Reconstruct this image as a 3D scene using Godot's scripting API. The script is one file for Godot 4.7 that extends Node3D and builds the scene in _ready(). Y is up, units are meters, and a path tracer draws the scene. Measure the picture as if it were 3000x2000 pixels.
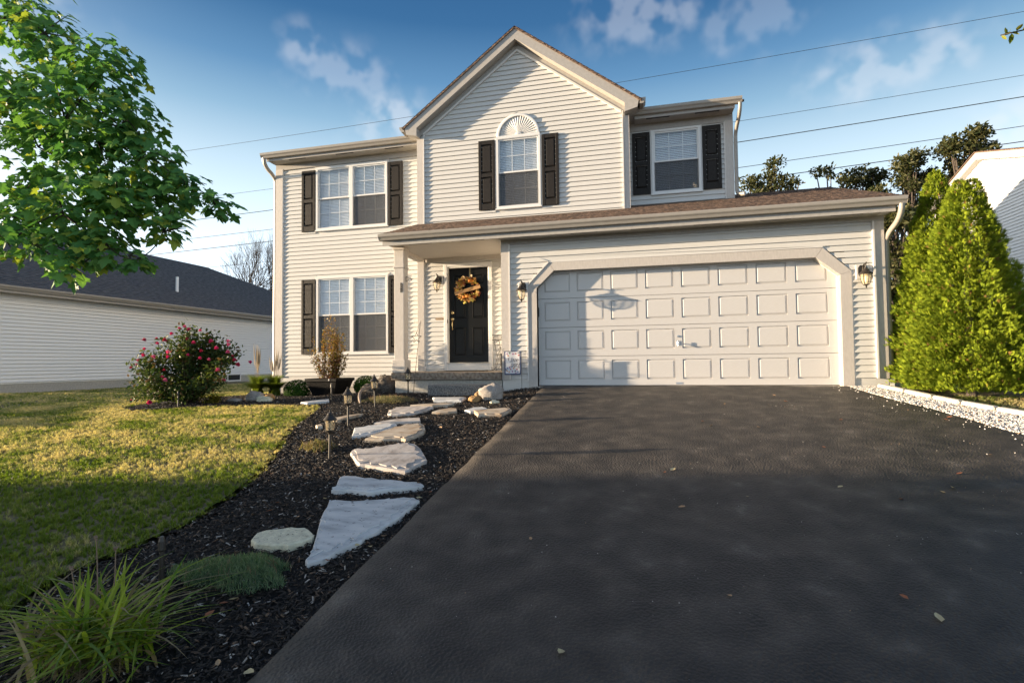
extends Node3D
# A two-storey house with a garage at the end of a driveway, low evening sun from the left.
# x right along the house front, y up, z towards the street. Origin: left foot of the garage door.

const EXPOSURE := 3.4
const SUN := Vector3(1.0, -0.117, -0.2)   # the way the sunlight travels
const Z_DOOR := 0.0
const Z_GARAGE := 0.155
const Z_GABLE := -1.15
const Z_WING := -1.65
const LAP := 0.1016

var rng := RandomNumberGenerator.new()
var M := {}
var taken := {}

# ---------------------------------------------------------------- mesh builder
class MB:
	var v := PackedVector3Array()
	var n := PackedVector3Array()
	var c := PackedColorArray()
	var u := PackedVector2Array()
	var i := PackedInt32Array()
	var col := Color(1, 1, 1)
	func tri(a: Vector3, b: Vector3, d: Vector3) -> MB:
		var m := (b - a).cross(d - a).normalized()
		var k := v.size()
		v.append(a); v.append(b); v.append(d)
		for q in 3:
			n.append(m); c.append(col); u.append(Vector2.ZERO)
		i.append(k); i.append(k + 2); i.append(k + 1)
		return self
	func quad(a: Vector3, b: Vector3, d: Vector3, e: Vector3) -> MB:
		var m := (d - a).cross(e - b).normalized()
		var k := v.size()
		v.append(a); v.append(b); v.append(d); v.append(e)
		u.append(Vector2(0, 1)); u.append(Vector2(1, 1)); u.append(Vector2(1, 0)); u.append(Vector2(0, 0))
		for q in 4:
			n.append(m); c.append(col)
		i.append(k); i.append(k + 2); i.append(k + 1); i.append(k); i.append(k + 3); i.append(k + 2)
		return self
	func hexa(p: Array) -> MB:   # p: four bottom corners counter-clockwise seen from above, then four top corners
		quad(p[3], p[2], p[1], p[0]); quad(p[4], p[5], p[6], p[7])
		for k in 4:
			var j := (k + 1) % 4
			quad(p[k], p[j], p[j + 4], p[k + 4])
		return self
	func box(lo: Vector3, hi: Vector3) -> MB:
		return hexa([Vector3(lo.x, lo.y, hi.z), Vector3(hi.x, lo.y, hi.z), Vector3(hi.x, lo.y, lo.z), Vector3(lo.x, lo.y, lo.z),
			Vector3(lo.x, hi.y, hi.z), Vector3(hi.x, hi.y, hi.z), Vector3(hi.x, hi.y, lo.z), Vector3(lo.x, hi.y, lo.z)])
	func obox(t: Transform3D, s: Vector3) -> MB:
		var h := s / 2
		var p := []
		for y in [-1.0, 1.0]:
			for q in [Vector2(-1, 1), Vector2(1, 1), Vector2(1, -1), Vector2(-1, -1)]:
				p.append(t * Vector3(q.x * h.x, y * h.y, q.y * h.z))
		return hexa(p)
	func cbox(lo: Vector3, hi: Vector3, b: float) -> MB:   # box with chamfered edges
		var A := [lo, hi]
		var g := func(ax: int, s: int, q1: float, q2: float) -> Vector3:
			var r := Vector3.ZERO
			r[ax] = A[s][ax]
			var b1 := (ax + 1) % 3
			var b2 := (ax + 2) % 3
			r[b1] = lo[b1] + b if q1 < 0 else hi[b1] - b
			r[b2] = lo[b2] + b if q2 < 0 else hi[b2] - b
			return r
		for ax in 3:
			for s in 2:
				var p := [g.call(ax, s, -1, -1), g.call(ax, s, 1, -1), g.call(ax, s, 1, 1), g.call(ax, s, -1, 1)]
				if s == 1: quad(p[0], p[1], p[2], p[3])
				else: quad(p[3], p[2], p[1], p[0])
		var mid := (lo + hi) / 2
		for ax in 3:   # edges along ax
			var b1 := (ax + 1) % 3
			var b2 := (ax + 2) % 3
			for s1 in [-1, 1]:
				for s2 in [-1, 1]:
					var e := []
					for along in [-1, 1]:
						var f1: Vector3 = g.call(b1, 0 if s1 < 0 else 1, s2, along)
						var f2: Vector3 = g.call(b2, 0 if s2 < 0 else 1, along, s1)
						e.append(f1); e.append(f2)
					out4(e[0], e[1], e[3], e[2], mid)
		for s0 in [-1, 1]:
			for s1 in [-1, 1]:
				for s2 in [-1, 1]:
					var a: Vector3 = g.call(0, 0 if s0 < 0 else 1, s1, s2)
					var d: Vector3 = g.call(1, 0 if s1 < 0 else 1, s2, s0)
					var e2: Vector3 = g.call(2, 0 if s2 < 0 else 1, s0, s1)
					if (d - a).cross(e2 - a).dot(a - mid) > 0: tri(a, d, e2)
					else: tri(a, e2, d)
		return self
	func out4(a: Vector3, b: Vector3, d: Vector3, e: Vector3, mid: Vector3) -> MB:
		if (d - a).cross(e - b).dot(a - mid) > 0: return quad(a, b, d, e)
		return quad(e, d, b, a)
	func prism(p: Array, z0: float, z1: float) -> MB:   # polygon in x,y (counter-clockwise seen from +z) run along z
		var flat := PackedVector2Array(p)
		var t := Geometry2D.triangulate_polygon(flat)
		for k in range(0, t.size(), 3):
			var a := flat[t[k]]
			var b := flat[t[k + 1]]
			var d := flat[t[k + 2]]
			if (b - a).cross(d - a) < 0:
				var sw := b
				b = d
				d = sw
			tri(Vector3(a.x, a.y, z1), Vector3(b.x, b.y, z1), Vector3(d.x, d.y, z1))
			tri(Vector3(a.x, a.y, z0), Vector3(d.x, d.y, z0), Vector3(b.x, b.y, z0))
		for k in flat.size():
			var a := flat[k]
			var b := flat[(k + 1) % flat.size()]
			quad(Vector3(a.x, a.y, z0), Vector3(b.x, b.y, z0), Vector3(b.x, b.y, z1), Vector3(a.x, a.y, z1))
		return self
	func moved(t: Transform3D) -> MB:
		for k in v.size():
			v[k] = t * v[k]
			n[k] = (t.basis * n[k]).normalized()
		return self
	func tube(p: Array, r: Array, sides := 8, caps := true, turn := 0.0) -> MB:
		var k := v.size()
		var up := Vector3.UP
		for a in p.size():
			var d: Vector3 = (p[min(a + 1, p.size() - 1)] - p[max(a - 1, 0)]).normalized()
			if a == 0:
				up = Vector3.RIGHT if abs(d.y) > 0.9 else Vector3.UP
			var s := d.cross(up).normalized()
			up = s.cross(d).normalized()
			for q in sides:
				var w := TAU * q / sides + turn
				var o := s * cos(w) + up * sin(w)
				v.append(p[a] + o * r[a]); n.append(o); c.append(col); u.append(Vector2(float(q) / sides, a))
		for a in p.size() - 1:
			for q in sides:
				var j := (q + 1) % sides
				var b := k + a * sides
				i.append(b + q); i.append(b + j); i.append(b + sides + j)
				i.append(b + q); i.append(b + sides + j); i.append(b + sides + q)
		if caps:
			for e in [0, p.size() - 1]:
				var b: int = k + e * sides
				var m: Vector3 = (p[0] - p[1]).normalized() if e == 0 else (p[-1] - p[-2]).normalized()
				var s0 := v.size()
				for q in sides:
					v.append(v[b + q]); n.append(m); c.append(col); u.append(Vector2.ZERO)
				for q in range(1, sides - 1):
					if e == 0: i.append(s0); i.append(s0 + q + 1); i.append(s0 + q)
					else: i.append(s0); i.append(s0 + q); i.append(s0 + q + 1)
		return self
	func lathe(prof: Array, o: Vector3, sides := 16, smooth := true) -> MB:   # prof: Vector2(radius, height), upwards
		for a in prof.size() - 1:
			var p: Vector2 = prof[a]
			var q: Vector2 = prof[a + 1]
			var d := q - p
			var m := Vector2(d.y, -d.x).normalized()
			for s in sides:
				var w0 := TAU * s / sides
				var w1 := TAU * (s + 1) / sides
				var k := v.size()
				var wm := (w0 + w1) / 2
				for e in [[p, w0], [p, w1], [q, w1], [q, w0]]:
					var w: float = e[1]
					var nw := w if smooth else wm
					v.append(o + Vector3(e[0].x * cos(w), e[0].y, -e[0].x * sin(w)))
					n.append(Vector3(m.x * cos(nw), m.y, -m.x * sin(nw))); c.append(col); u.append(Vector2.ZERO)
				i.append(k); i.append(k + 2); i.append(k + 1); i.append(k); i.append(k + 3); i.append(k + 2)
		return self
	func mesh() -> ArrayMesh:
		var a := []
		a.resize(Mesh.ARRAY_MAX)
		a[Mesh.ARRAY_VERTEX] = v
		a[Mesh.ARRAY_NORMAL] = n
		a[Mesh.ARRAY_COLOR] = c
		a[Mesh.ARRAY_TEX_UV] = u
		a[Mesh.ARRAY_INDEX] = i
		var m := ArrayMesh.new()
		m.add_surface_from_arrays(Mesh.PRIMITIVE_TRIANGLES, a)
		return m

# ---------------------------------------------------------------- scene helpers
func V(x: float, y: float, z: float) -> Vector3: return Vector3(x, y, z)

func numbered(called: String) -> String:
	var k: int = taken.get(called, 0)
	taken[called] = k + 1
	return called if k == 0 else "%s_%03d" % [called, k]

func tag(o: Node3D, label: String, category: String, group := "") -> Node3D:
	o.set_meta("label", label)
	o.set_meta("category", category)
	if group: o.set_meta("group", group)
	return o

func thing(called: String, label: String, category: String, at := Vector3.ZERO, turn := 0.0, group := "") -> Node3D:
	var o := Node3D.new()
	o.name = numbered(called)
	add_child(o, true)
	o.position = at
	o.rotation.y = turn
	return tag(o, label, category, group)

func part(b, m: Material, called: String, parent: Node = null) -> MeshInstance3D:
	var o := MeshInstance3D.new()
	o.mesh = b.mesh() if b is MB else b
	o.material_override = null
	o.set_surface_override_material(0, m)
	if parent == null:
		o.name = numbered(called)
		add_child(o, true)
	else:
		o.name = called
		parent.add_child(o, true)
	return o

func struct(b, m: Material, called: String) -> MeshInstance3D:
	var o := part(b, m, called)
	o.set_meta("kind", "structure")
	return o

func many(mesh: Mesh, m: Material, called: String, where: Array, tint: Array, parent: Node = null) -> MultiMeshInstance3D:
	var mm := MultiMesh.new()
	mm.transform_format = MultiMesh.TRANSFORM_3D
	mm.use_colors = true
	mm.mesh = mesh
	mm.instance_count = where.size()
	var buf := PackedFloat32Array()
	buf.resize(where.size() * 16)
	for k in where.size():
		var t: Transform3D = where[k]
		var b := t.basis
		var j := k * 16
		buf[j] = b.x.x; buf[j + 1] = b.y.x; buf[j + 2] = b.z.x; buf[j + 3] = t.origin.x
		buf[j + 4] = b.x.y; buf[j + 5] = b.y.y; buf[j + 6] = b.z.y; buf[j + 7] = t.origin.y
		buf[j + 8] = b.x.z; buf[j + 9] = b.y.z; buf[j + 10] = b.z.z; buf[j + 11] = t.origin.z
		var q: Color = tint[k]
		buf[j + 12] = q.r; buf[j + 13] = q.g; buf[j + 14] = q.b; buf[j + 15] = 1.0
	mm.buffer = buf
	var o := MultiMeshInstance3D.new()
	o.multimesh = mm
	o.material_override = m
	o.set_meta("kind", "stuff")
	if parent == null:
		o.name = numbered(called)
		add_child(o, true)
	else:
		o.name = called
		parent.add_child(o, true)
	return o

func lin(r: float, g: float, b: float) -> Color:
	return Color(r, g, b).linear_to_srgb()

func noise_tex(freq: float, oct: int, stops: Array, sd := 1, size := 512, kind := FastNoiseLite.TYPE_SIMPLEX_SMOOTH) -> NoiseTexture2D:
	var f := FastNoiseLite.new()
	f.noise_type = kind
	f.frequency = freq
	f.fractal_octaves = oct
	f.seed = sd
	var t := NoiseTexture2D.new()
	t.width = size
	t.height = size
	t.seamless = true
	t.noise = f
	if stops.size():
		var g := Gradient.new()
		g.offsets = PackedFloat32Array(stops.map(func(s): return s[0]))
		g.colors = PackedColorArray(stops.map(func(s): return s[1]))
		t.color_ramp = g
	return t

func mat(called: String, col: Color, rough: float, o := {}) -> StandardMaterial3D:
	# col is a linear base colour; o: spread (noise spread of the colour), scale, freq, bump (cm), bfreq, spec, metal, backlight
	var m := StandardMaterial3D.new()
	m.resource_name = called
	m.albedo_color = col.linear_to_srgb()
	m.roughness = rough
	m.metallic = o.get("metal", 0.0)
	m.metallic_specular = o.get("spec", 0.5)
	var sd: int = called.hash() % 1000
	if o.has("spread") or o.has("bump") or o.has("stops"):
		m.uv1_triplanar = true
		m.uv1_world_triplanar = true
		var sc = o.get("scale", 1.0)
		m.uv1_scale = sc if sc is Vector3 else Vector3.ONE * sc
	if o.has("stops"):
		m.albedo_color = Color.WHITE
		m.albedo_texture = noise_tex(o.get("freq", 0.02), o.get("oct", 5), o.stops, sd, o.get("size", 512))
	elif o.has("spread"):
		var s: float = o.spread
		m.albedo_color = Color.WHITE
		var a := Color(col.r * (1 - s), col.g * (1 - s), col.b * (1 - s)).linear_to_srgb()
		var b := Color(min(col.r * (1 + s), 1), min(col.g * (1 + s), 1), min(col.b * (1 + s), 1)).linear_to_srgb()
		m.albedo_texture = noise_tex(o.get("freq", 0.02), o.get("oct", 5), [[0.15, a], [0.5, col.linear_to_srgb()], [0.85, b]], sd)
	if o.has("bump"):
		m.heightmap_enabled = true
		m.heightmap_texture = noise_tex(o.get("bfreq", 0.06), 4, [], sd + 7)
		m.heightmap_scale = o.bump
	if o.has("backlight"):
		m.backlight_enabled = true
		m.backlight = o.backlight
	if o.has("tint"):
		m.vertex_color_use_as_albedo = true
	return m

func leaf_mat(called: String, rough := 0.5, glow := 0.7) -> StandardMaterial3D:
	var m := StandardMaterial3D.new()
	m.resource_name = called
	m.albedo_color = Color.WHITE
	m.vertex_color_use_as_albedo = true
	m.roughness = rough
	m.metallic_specular = 0.4
	m.backlight_enabled = true
	m.backlight = Color(glow, glow, glow * 0.75)
	m.cull_mode = BaseMaterial3D.CULL_DISABLED
	return m

func ease01(a: float, b: float, x: float) -> float:
	var t: float = clamp((x - a) / (b - a), 0.0, 1.0)
	return t * t * (3 - 2 * t)

func along(z: float, t: Array) -> float:
	if z <= t[0].x: return t[0].y
	for k in t.size() - 1:
		if z <= t[k + 1].x:
			return lerp(t[k].y, t[k + 1].y, (z - t[k].x) / (t[k + 1].x - t[k].x))
	return t[-1].y

const BED_NEAR := [Vector2(-1.65, -0.27), Vector2(0, -0.13), Vector2(1, -0.165), Vector2(2, -0.25), Vector2(3.3, -0.385), Vector2(13.3, -1.635), Vector2(20, -1.7)]
const BED_FAR := [Vector2(-1.65, -0.27), Vector2(0, -0.235), Vector2(1, -0.235), Vector2(2, -0.275), Vector2(3.3, -0.385), Vector2(13.3, -1.635), Vector2(20, -1.7)]

func drive_y(z: float) -> float:
	return 0.0 if z < 0.3 else (-0.125 * (z - 0.3) if z < 13.3 else -1.625)

func ground_y(x: float, z: float) -> float:
	var b := drive_y(z) - 0.035
	var w := ease01(-3.2, -5.0, x)
	var m: float = lerp(along(z, BED_NEAR), along(z, BED_FAR), w)
	return lerp(b, m, ease01(-0.05, -1.0, x))

func drive_right(z: float) -> float:
	return along(z, [Vector2(0.2, 5.0), Vector2(0.45, 5.03), Vector2(1.35, 5.2), Vector2(2.1, 5.42), Vector2(3.1, 5.6), Vector2(5, 5.85), Vector2(9, 6.3), Vector2(14, 6.8)])

# ---------------------------------------------------------------- the scene
func _ready() -> void:
	rng.seed = 20240917
	camera_and_light()
	materials()
	terrain()
	driveway()
	house()
	left_neighbour()
	right_neighbour()
	out_of_frame()
	garden_stones()
	fixtures()
	plants()
	trees()
	lawn()
	mulch_and_gravel()
	grit()
	small_things()

func camera_and_light() -> void:
	var cam := Camera3D.new()
	cam.name = "camera"
	cam.rotation_order = EULER_ORDER_YXZ
	cam.rotation_degrees = Vector3(2.158, 13.495, -0.672)
	cam.position = Vector3(1.755, 0.456, 9.638)
	cam.fov = rad_to_deg(2.0 * atan(1000.0 / 1550.0))
	cam.near = 0.05
	cam.far = 900.0
	add_child(cam)
	var sun := DirectionalLight3D.new()
	sun.name = "sun"
	sun.light_energy = 1.6
	sun.light_color = Color(1.0, 0.895, 0.75)
	sun.light_angular_distance = 0.5
	sun.shadow_enabled = true
	add_child(sun)
	sun.look_at_from_position(Vector3.ZERO, SUN, Vector3.UP)
	var e := Environment.new()
	e.background_mode = Environment.BG_SKY
	e.tonemap_mode = Environment.TONE_MAPPER_LINEAR
	e.tonemap_exposure = EXPOSURE
	e.sdfgi_enabled = true
	e.ssao_enabled = true
	e.ssil_enabled = true
	var s := Sky.new()
	s.sky_material = sky_material()
	e.sky = s
	var w := WorldEnvironment.new()
	w.name = "world"
	w.environment = e
	add_child(w)

func sky_material() -> PanoramaSkyMaterial:
	var W := 2048
	var H := 1024
	var im := Image.create(W, H, false, Image.FORMAT_RGBF)
	var stops := [[0.0, V(1.8, 2.2, 2.55)], [5.0, V(1.45, 1.75, 2.05)], [11.0, V(1.05, 1.27, 1.45)], [16.0, V(0.80, 1.01, 1.17)], [20.0, V(0.58, 0.79, 0.96)], [24.0, V(0.31, 0.53, 0.74)], [28.0, V(0.14, 0.32, 0.56)], [33.0, V(0.052, 0.17, 0.37)], [38.0, V(0.036, 0.13, 0.31)], [90.0, V(0.03, 0.11, 0.28)]]
	var to_sun := -SUN.normalized()
	var f := FastNoiseLite.new()
	f.frequency = 3.2
	f.fractal_octaves = 5
	f.seed = 5
	var big := FastNoiseLite.new()
	big.frequency = 1.1
	big.seed = 21
	# puffs: azimuth (degrees right of -z), elevation, half width, half height, strength
	var puffs := []
	for q in [[-34.8, 29.7, 0.031, 0.027, 0.24], [-31.1, 28.0, 0.063, 0.034, 0.20], [-28.8, 27.7, 0.022, 0.022, 0.14], [-26.2, 24.5, 0.046, 0.036, 0.37], [-26.2, 23.1, 0.059, 0.022, 0.24], [1.7, 33.4, 0.089, 0.044, 0.22], [8.8, 30.5, 0.024, 0.036, 0.14], [13.2, 30.9, 0.048, 0.041, 0.14], [22.4, 24.5, 0.078, 0.033, 0.29], [24.8, 24.1, 0.044, 0.030, 0.20], [26.8, 24.1, 0.031, 0.025, 0.29], [30.9, 16.9, 0.044, 0.044, 0.27]]:
		var az := deg_to_rad(q[0])
		var el := deg_to_rad(q[1])
		puffs.append([V(sin(az) * cos(el), sin(el), -cos(az) * cos(el)), q[2], q[3], q[4]])
	for k in 64:   # stronger unseen clouds, added all round and overhead for more fill light
		var az := rng.randf_range(0, 360)
		var el := rad_to_deg(asin(rng.randf_range(0.12, 1.0)))
		if el < 46 and (az < 62 or az > 308): continue
		var d := V(sin(deg_to_rad(az)) * cos(deg_to_rad(el)), sin(deg_to_rad(el)), -cos(deg_to_rad(az)) * cos(deg_to_rad(el)))
		puffs.append([d, rng.randf_range(0.05, 0.17), rng.randf_range(0.04, 0.11), rng.randf_range(0.35, 0.65)])
	for y in H:
		var el := 90.0 - (y + 0.5) / H * 180.0
		var base := V(0.16, 0.15, 0.13)
		if el > 0:
			for k in stops.size() - 1:
				if el <= stops[k + 1][0]:
					var t: float = (el - stops[k][0]) / (stops[k + 1][0] - stops[k][0])
					base = stops[k][1].lerp(stops[k + 1][1], t)
					break
		var ce := cos(deg_to_rad(el))
		var se := sin(deg_to_rad(el))
		for x in W:
			var q := base
			if el > 0:
				var az := (x + 0.5) / W * TAU
				var d := V(sin(az) * ce, se, -cos(az) * ce)
				var near := d.dot(to_sun)
				if near > 0.3:
					q += V(2.2, 1.7, 1.1) * pow((near - 0.3) / 0.7, 5.0)
				var cloud := 0.0
				for p in puffs:
					var a: float = d.dot(p[0])
					if a > 0.93:
						var side: Vector3 = V(-p[0].z, 0, p[0].x).normalized()
						var up: Vector3 = p[0].cross(side)
						var r2: float = pow(d.dot(side) / p[1], 2) + pow(d.dot(up) / p[2], 2)
						if r2 < 4.0:
							var nz := f.get_noise_3dv(d * 6.5) * 1.9 + 0.15
							cloud = max(cloud, p[3] * clamp(exp(-r2 * 1.0) * (0.85 + nz * 1.2) - 0.08 + nz * 0.45 * exp(-r2 * 0.6), 0.0, 1.0))
				if cloud > 0.0:
					q = q.lerp(V(0.98, 0.99, 1.04), clamp(cloud, 0.0, 0.9))
			im.set_pixel(x, y, Color(q.x / EXPOSURE, q.y / EXPOSURE, q.z / EXPOSURE))
	var m := PanoramaSkyMaterial.new()
	m.panorama = ImageTexture.create_from_image(im)
	return m

func materials() -> void:
	M.siding = mat("vinyl_siding", Color(0.575, 0.565, 0.54), 0.5, {"spread": 0.035, "scale": V(0.6, 6, 0.6), "bump": 0.04, "bfreq": 0.03})
	M.white_siding = mat("white_siding", Color(0.80, 0.80, 0.79), 0.5, {"spread": 0.03, "scale": V(0.6, 6, 0.6)})
	M.trim = mat("painted_trim", Color(0.485, 0.45, 0.415), 0.6, {"spread": 0.06, "scale": V(2.5, 0.7, 2.5), "bump": 0.12, "bfreq": 0.08})
	M.fascia = mat("fascia_paint", Color(0.37, 0.35, 0.325), 0.55, {"spread": 0.06, "scale": 1.2, "bump": 0.08, "bfreq": 0.08})
	M.channel = mat("white_channel", Color(0.64, 0.62, 0.59), 0.45)
	M.gutter = mat("gutter_metal", Color(0.32, 0.295, 0.262), 0.38, {"spread": 0.08, "scale": V(0.6, 4, 0.6)})
	M.window = mat("white_vinyl", Color(0.68, 0.675, 0.66), 0.4, {"spread": 0.03, "scale": 2.0})
	M.glass = mat("window_glass", Color(0.9, 0.95, 1.0), 0.03)
	M.glass.transparency = BaseMaterial3D.TRANSPARENCY_ALPHA
	M.glass.albedo_color = Color(0.75, 0.85, 0.95, 0.10)
	M.lamp_glass = mat("seeded_glass", Color(0.9, 0.8, 0.6), 0.06)
	M.lamp_glass.transparency = BaseMaterial3D.TRANSPARENCY_ALPHA
	M.lamp_glass.albedo_color = Color(0.95, 0.86, 0.68, 0.30)
	M.screen = mat("insect_screen", Color(0.05, 0.05, 0.055), 0.8)
	M.screen.transparency = BaseMaterial3D.TRANSPARENCY_ALPHA
	M.screen.albedo_color = Color(0.2, 0.2, 0.21, 0.62)
	M.blind = mat("window_blind", Color(0.72, 0.74, 0.77), 0.6)
	M.dark = mat("dark_opening", Color(0.02, 0.02, 0.02), 0.9)
	M.shutter = mat("shutter_brown", Color(0.022, 0.019, 0.017), 0.5, {"spec": 0.28, "spread": 0.35, "scale": V(9, 1.1, 9), "bump": 0.12, "bfreq": 0.03})
	M.door = mat("door_black", Color(0.006, 0.006, 0.006), 0.33, {"spec": 0.36, "bump": 0.02, "scale": V(6, 1, 6)})
	M.gdoor = mat("garage_door_white", Color(0.57, 0.55, 0.53), 0.42, {"spread": 0.03, "scale": V(1.2, 8, 1.2), "bump": 0.035, "bfreq": 0.05})
	M.brass = mat("brass", Color(0.75, 0.58, 0.30), 0.25, {"metal": 1.0})
	M.steel = mat("steel", Color(0.5, 0.5, 0.5), 0.35, {"metal": 1.0})
	M.iron = mat("dark_iron", Color(0.022, 0.018, 0.015), 0.45, {"spread": 0.4, "scale": 6.0})
	M.bronze = mat("bronze_plastic", Color(0.035, 0.028, 0.022), 0.42, {"spread": 0.3, "scale": 8.0})
	M.slab = mat("aged_concrete", Color(0.26, 0.225, 0.19), 0.85, {"stops": [[0.1, lin(0.12, 0.09, 0.065)], [0.45, lin(0.22, 0.175, 0.135)], [0.7, lin(0.28, 0.235, 0.19)], [0.9, lin(0.34, 0.30, 0.25)]], "scale": 2.0, "freq": 0.012, "bump": 0.5, "bfreq": 0.1})
	M.step = mat("grey_concrete", Color(0.2, 0.2, 0.2), 0.9, {"stops": [[0.1, lin(0.10, 0.10, 0.10)], [0.5, lin(0.20, 0.20, 0.195)], [0.62, lin(0.24, 0.24, 0.23)], [0.9, lin(0.34, 0.34, 0.33)]], "scale": 2.6, "freq": 0.02, "bump": 0.8, "bfreq": 0.12})
	M.block = mat("foundation_block", Color(0.42, 0.40, 0.36), 0.9, {"spread": 0.14, "scale": 2.2, "freq": 0.015, "bump": 0.35, "bfreq": 0.12})
	M.mortar = mat("mortar", Color(0.30, 0.285, 0.26), 0.95, {"spread": 0.1, "scale": 3.0})
	M.apron = mat("concrete_sill", Color(0.5, 0.47, 0.42), 0.85, {"spread": 0.2, "scale": 4.0, "bump": 0.3})
	M.roof = mat("brown_shingle", Color(0.07, 0.05, 0.04), 0.9, {"stops": [[0.2, lin(0.02, 0.014, 0.012)], [0.42, lin(0.075, 0.048, 0.036)], [0.58, lin(0.16, 0.10, 0.07)], [0.8, lin(0.32, 0.21, 0.15)]], "scale": V(0.55, 2, 2.4), "freq": 0.03, "bump": 0.7, "bfreq": 0.1})
	M.roof_grey = mat("grey_shingle", Color(0.05, 0.05, 0.055), 0.9, {"stops": [[0.15, lin(0.03, 0.03, 0.034)], [0.42, lin(0.07, 0.07, 0.075)], [0.6, lin(0.12, 0.117, 0.122)], [0.85, lin(0.22, 0.21, 0.21)]], "scale": V(2.2, 2.2, 0.22), "freq": 0.03, "bump": 0.6, "bfreq": 0.1})
	M.asphalt = asphalt_material()
	M.soil = mat("soil", Color(0.05, 0.042, 0.032), 0.95, {"stops": [[0.1, lin(0.09, 0.075, 0.035)], [0.5, lin(0.16, 0.135, 0.07)], [0.9, lin(0.25, 0.21, 0.12)]], "scale": 0.9, "freq": 0.03, "bump": 1.0})
	M.edge_soil = mat("edge_soil", Color(0.15, 0.115, 0.09), 0.95, {"spread": 0.45, "scale": 3.0, "freq": 0.04, "bump": 1.0})
	M.mulch = mat("mulch_base", Color(0.012, 0.010, 0.009), 0.95, {"spread": 0.6, "scale": 5.0, "freq": 0.06, "bump": 1.5, "bfreq": 0.09})
	M.chip = mat("mulch_chip", Color(1, 1, 1), 0.75, {"tint": 1})
	M.gravel = mat("gravel", Color(1, 1, 1), 0.8, {"tint": 1})
	M.gravel_base = mat("gravel_base", Color(0.4, 0.38, 0.35), 0.95, {"spread": 0.3, "scale": 6.0, "freq": 0.06, "bump": 1.0})
	M.flag = mat("bluestone", Color(0.33, 0.34, 0.34), 0.75, {"stops": [[0.08, lin(0.30, 0.315, 0.325)], [0.35, lin(0.46, 0.47, 0.475)], [0.62, lin(0.55, 0.56, 0.56)], [0.92, lin(0.64, 0.63, 0.61)]], "scale": V(0.7, 1.1, 1.9), "freq": 0.008, "oct": 8, "bump": 0.10, "bfreq": 0.11})
	M.flag_tan = mat("tan_flagstone", Color(0.36, 0.29, 0.21), 0.8, {"stops": [[0.08, lin(0.27, 0.17, 0.10)], [0.45, lin(0.42, 0.35, 0.27)], [0.9, lin(0.52, 0.46, 0.38)]], "scale": V(0.8, 1.2, 1.7), "freq": 0.008, "oct": 8, "bump": 0.10, "bfreq": 0.11})
	M.flag_pink = mat("rosy_flagstone", Color(0.38, 0.33, 0.30), 0.8, {"stops": [[0.08, lin(0.30, 0.26, 0.23)], [0.45, lin(0.46, 0.42, 0.39)], [0.9, lin(0.55, 0.51, 0.47)]], "scale": V(1.6, 1.6, 0.7), "freq": 0.008, "oct": 8, "bump": 0.10, "bfreq": 0.11})
	M.cream_stone = mat("cream_stone", Color(0.66, 0.62, 0.46), 0.8, {"spread": 0.16, "scale": 2.2, "freq": 0.015, "bump": 0.8, "bfreq": 0.04})
	M.boulder = mat("dark_boulder", Color(0.10, 0.085, 0.07), 0.9, {"stops": [[0.1, lin(0.035, 0.03, 0.026)], [0.5, lin(0.10, 0.085, 0.07)], [0.9, lin(0.20, 0.17, 0.14)]], "scale": 2.5, "freq": 0.02, "bump": 1.5, "bfreq": 0.06})
	M.granite = mat("pale_granite", Color(0.4, 0.36, 0.32), 0.85, {"stops": [[0.1, lin(0.14, 0.12, 0.12)], [0.4, lin(0.34, 0.31, 0.29)], [0.6, lin(0.46, 0.42, 0.38)], [0.9, lin(0.55, 0.50, 0.44)]], "scale": 4.0, "freq": 0.03, "bump": 1.0, "bfreq": 0.1})
	M.orange_rock = mat("orange_rock", Color(0.40, 0.24, 0.10), 0.85, {"spread": 0.35, "scale": 5.0, "freq": 0.03, "bump": 0.8})
	M.edging = mat("pale_edging", Color(0.55, 0.50, 0.43), 0.85, {"spread": 0.18, "scale": 3.0, "freq": 0.03, "bump": 0.8})
	M.pot = mat("black_planter", Color(0.007, 0.007, 0.008), 0.65, {"spec": 0.2, "bump": 0.6, "scale": V(5, 2.5, 5), "bfreq": 0.03})
	M.bark = mat("bark", Color(0.075, 0.06, 0.05), 0.95, {"spread": 0.4, "scale": V(6, 1.5, 6), "freq": 0.03, "bump": 1.0})
	M.bare_bark = mat("bare_bark", Color(0.05, 0.042, 0.038), 0.95)
	M.leaf = leaf_mat("leaf", 0.5, 0.85)
	M.leaf.metallic_specular = 0.3
	M.needle = leaf_mat("evergreen", 0.8, 0.35)
	M.needle.metallic_specular = 0.2
	M.grass = leaf_mat("grass_blade", 0.5, 1.0)
	M.petal = leaf_mat("petal", 0.6, 0.5)
	M.wire = mat("power_cable", Color(0.02, 0.02, 0.022), 0.7)
	M.pvc = mat("white_pipe", Color(0.78, 0.78, 0.78), 0.4)
	M.mat_rubber = mat("doormat", Color(0.012, 0.011, 0.010), 0.95)
	M.wood = mat("sign_wood", Color(0.42, 0.24, 0.10), 0.7, {"spread": 0.3, "scale": V(2, 9, 9), "freq": 0.03})
	M.cloth = mat("flag_cloth", Color(0.62, 0.62, 0.64), 0.9)
	M.cloth_blue = mat("flag_border", Color(0.03, 0.05, 0.13), 0.9)
	M.ink = mat("ink", Color(0.02, 0.018, 0.03), 0.9)
	M.print = mat("print", Color(1, 1, 1), 0.9, {"tint": 1})

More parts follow.
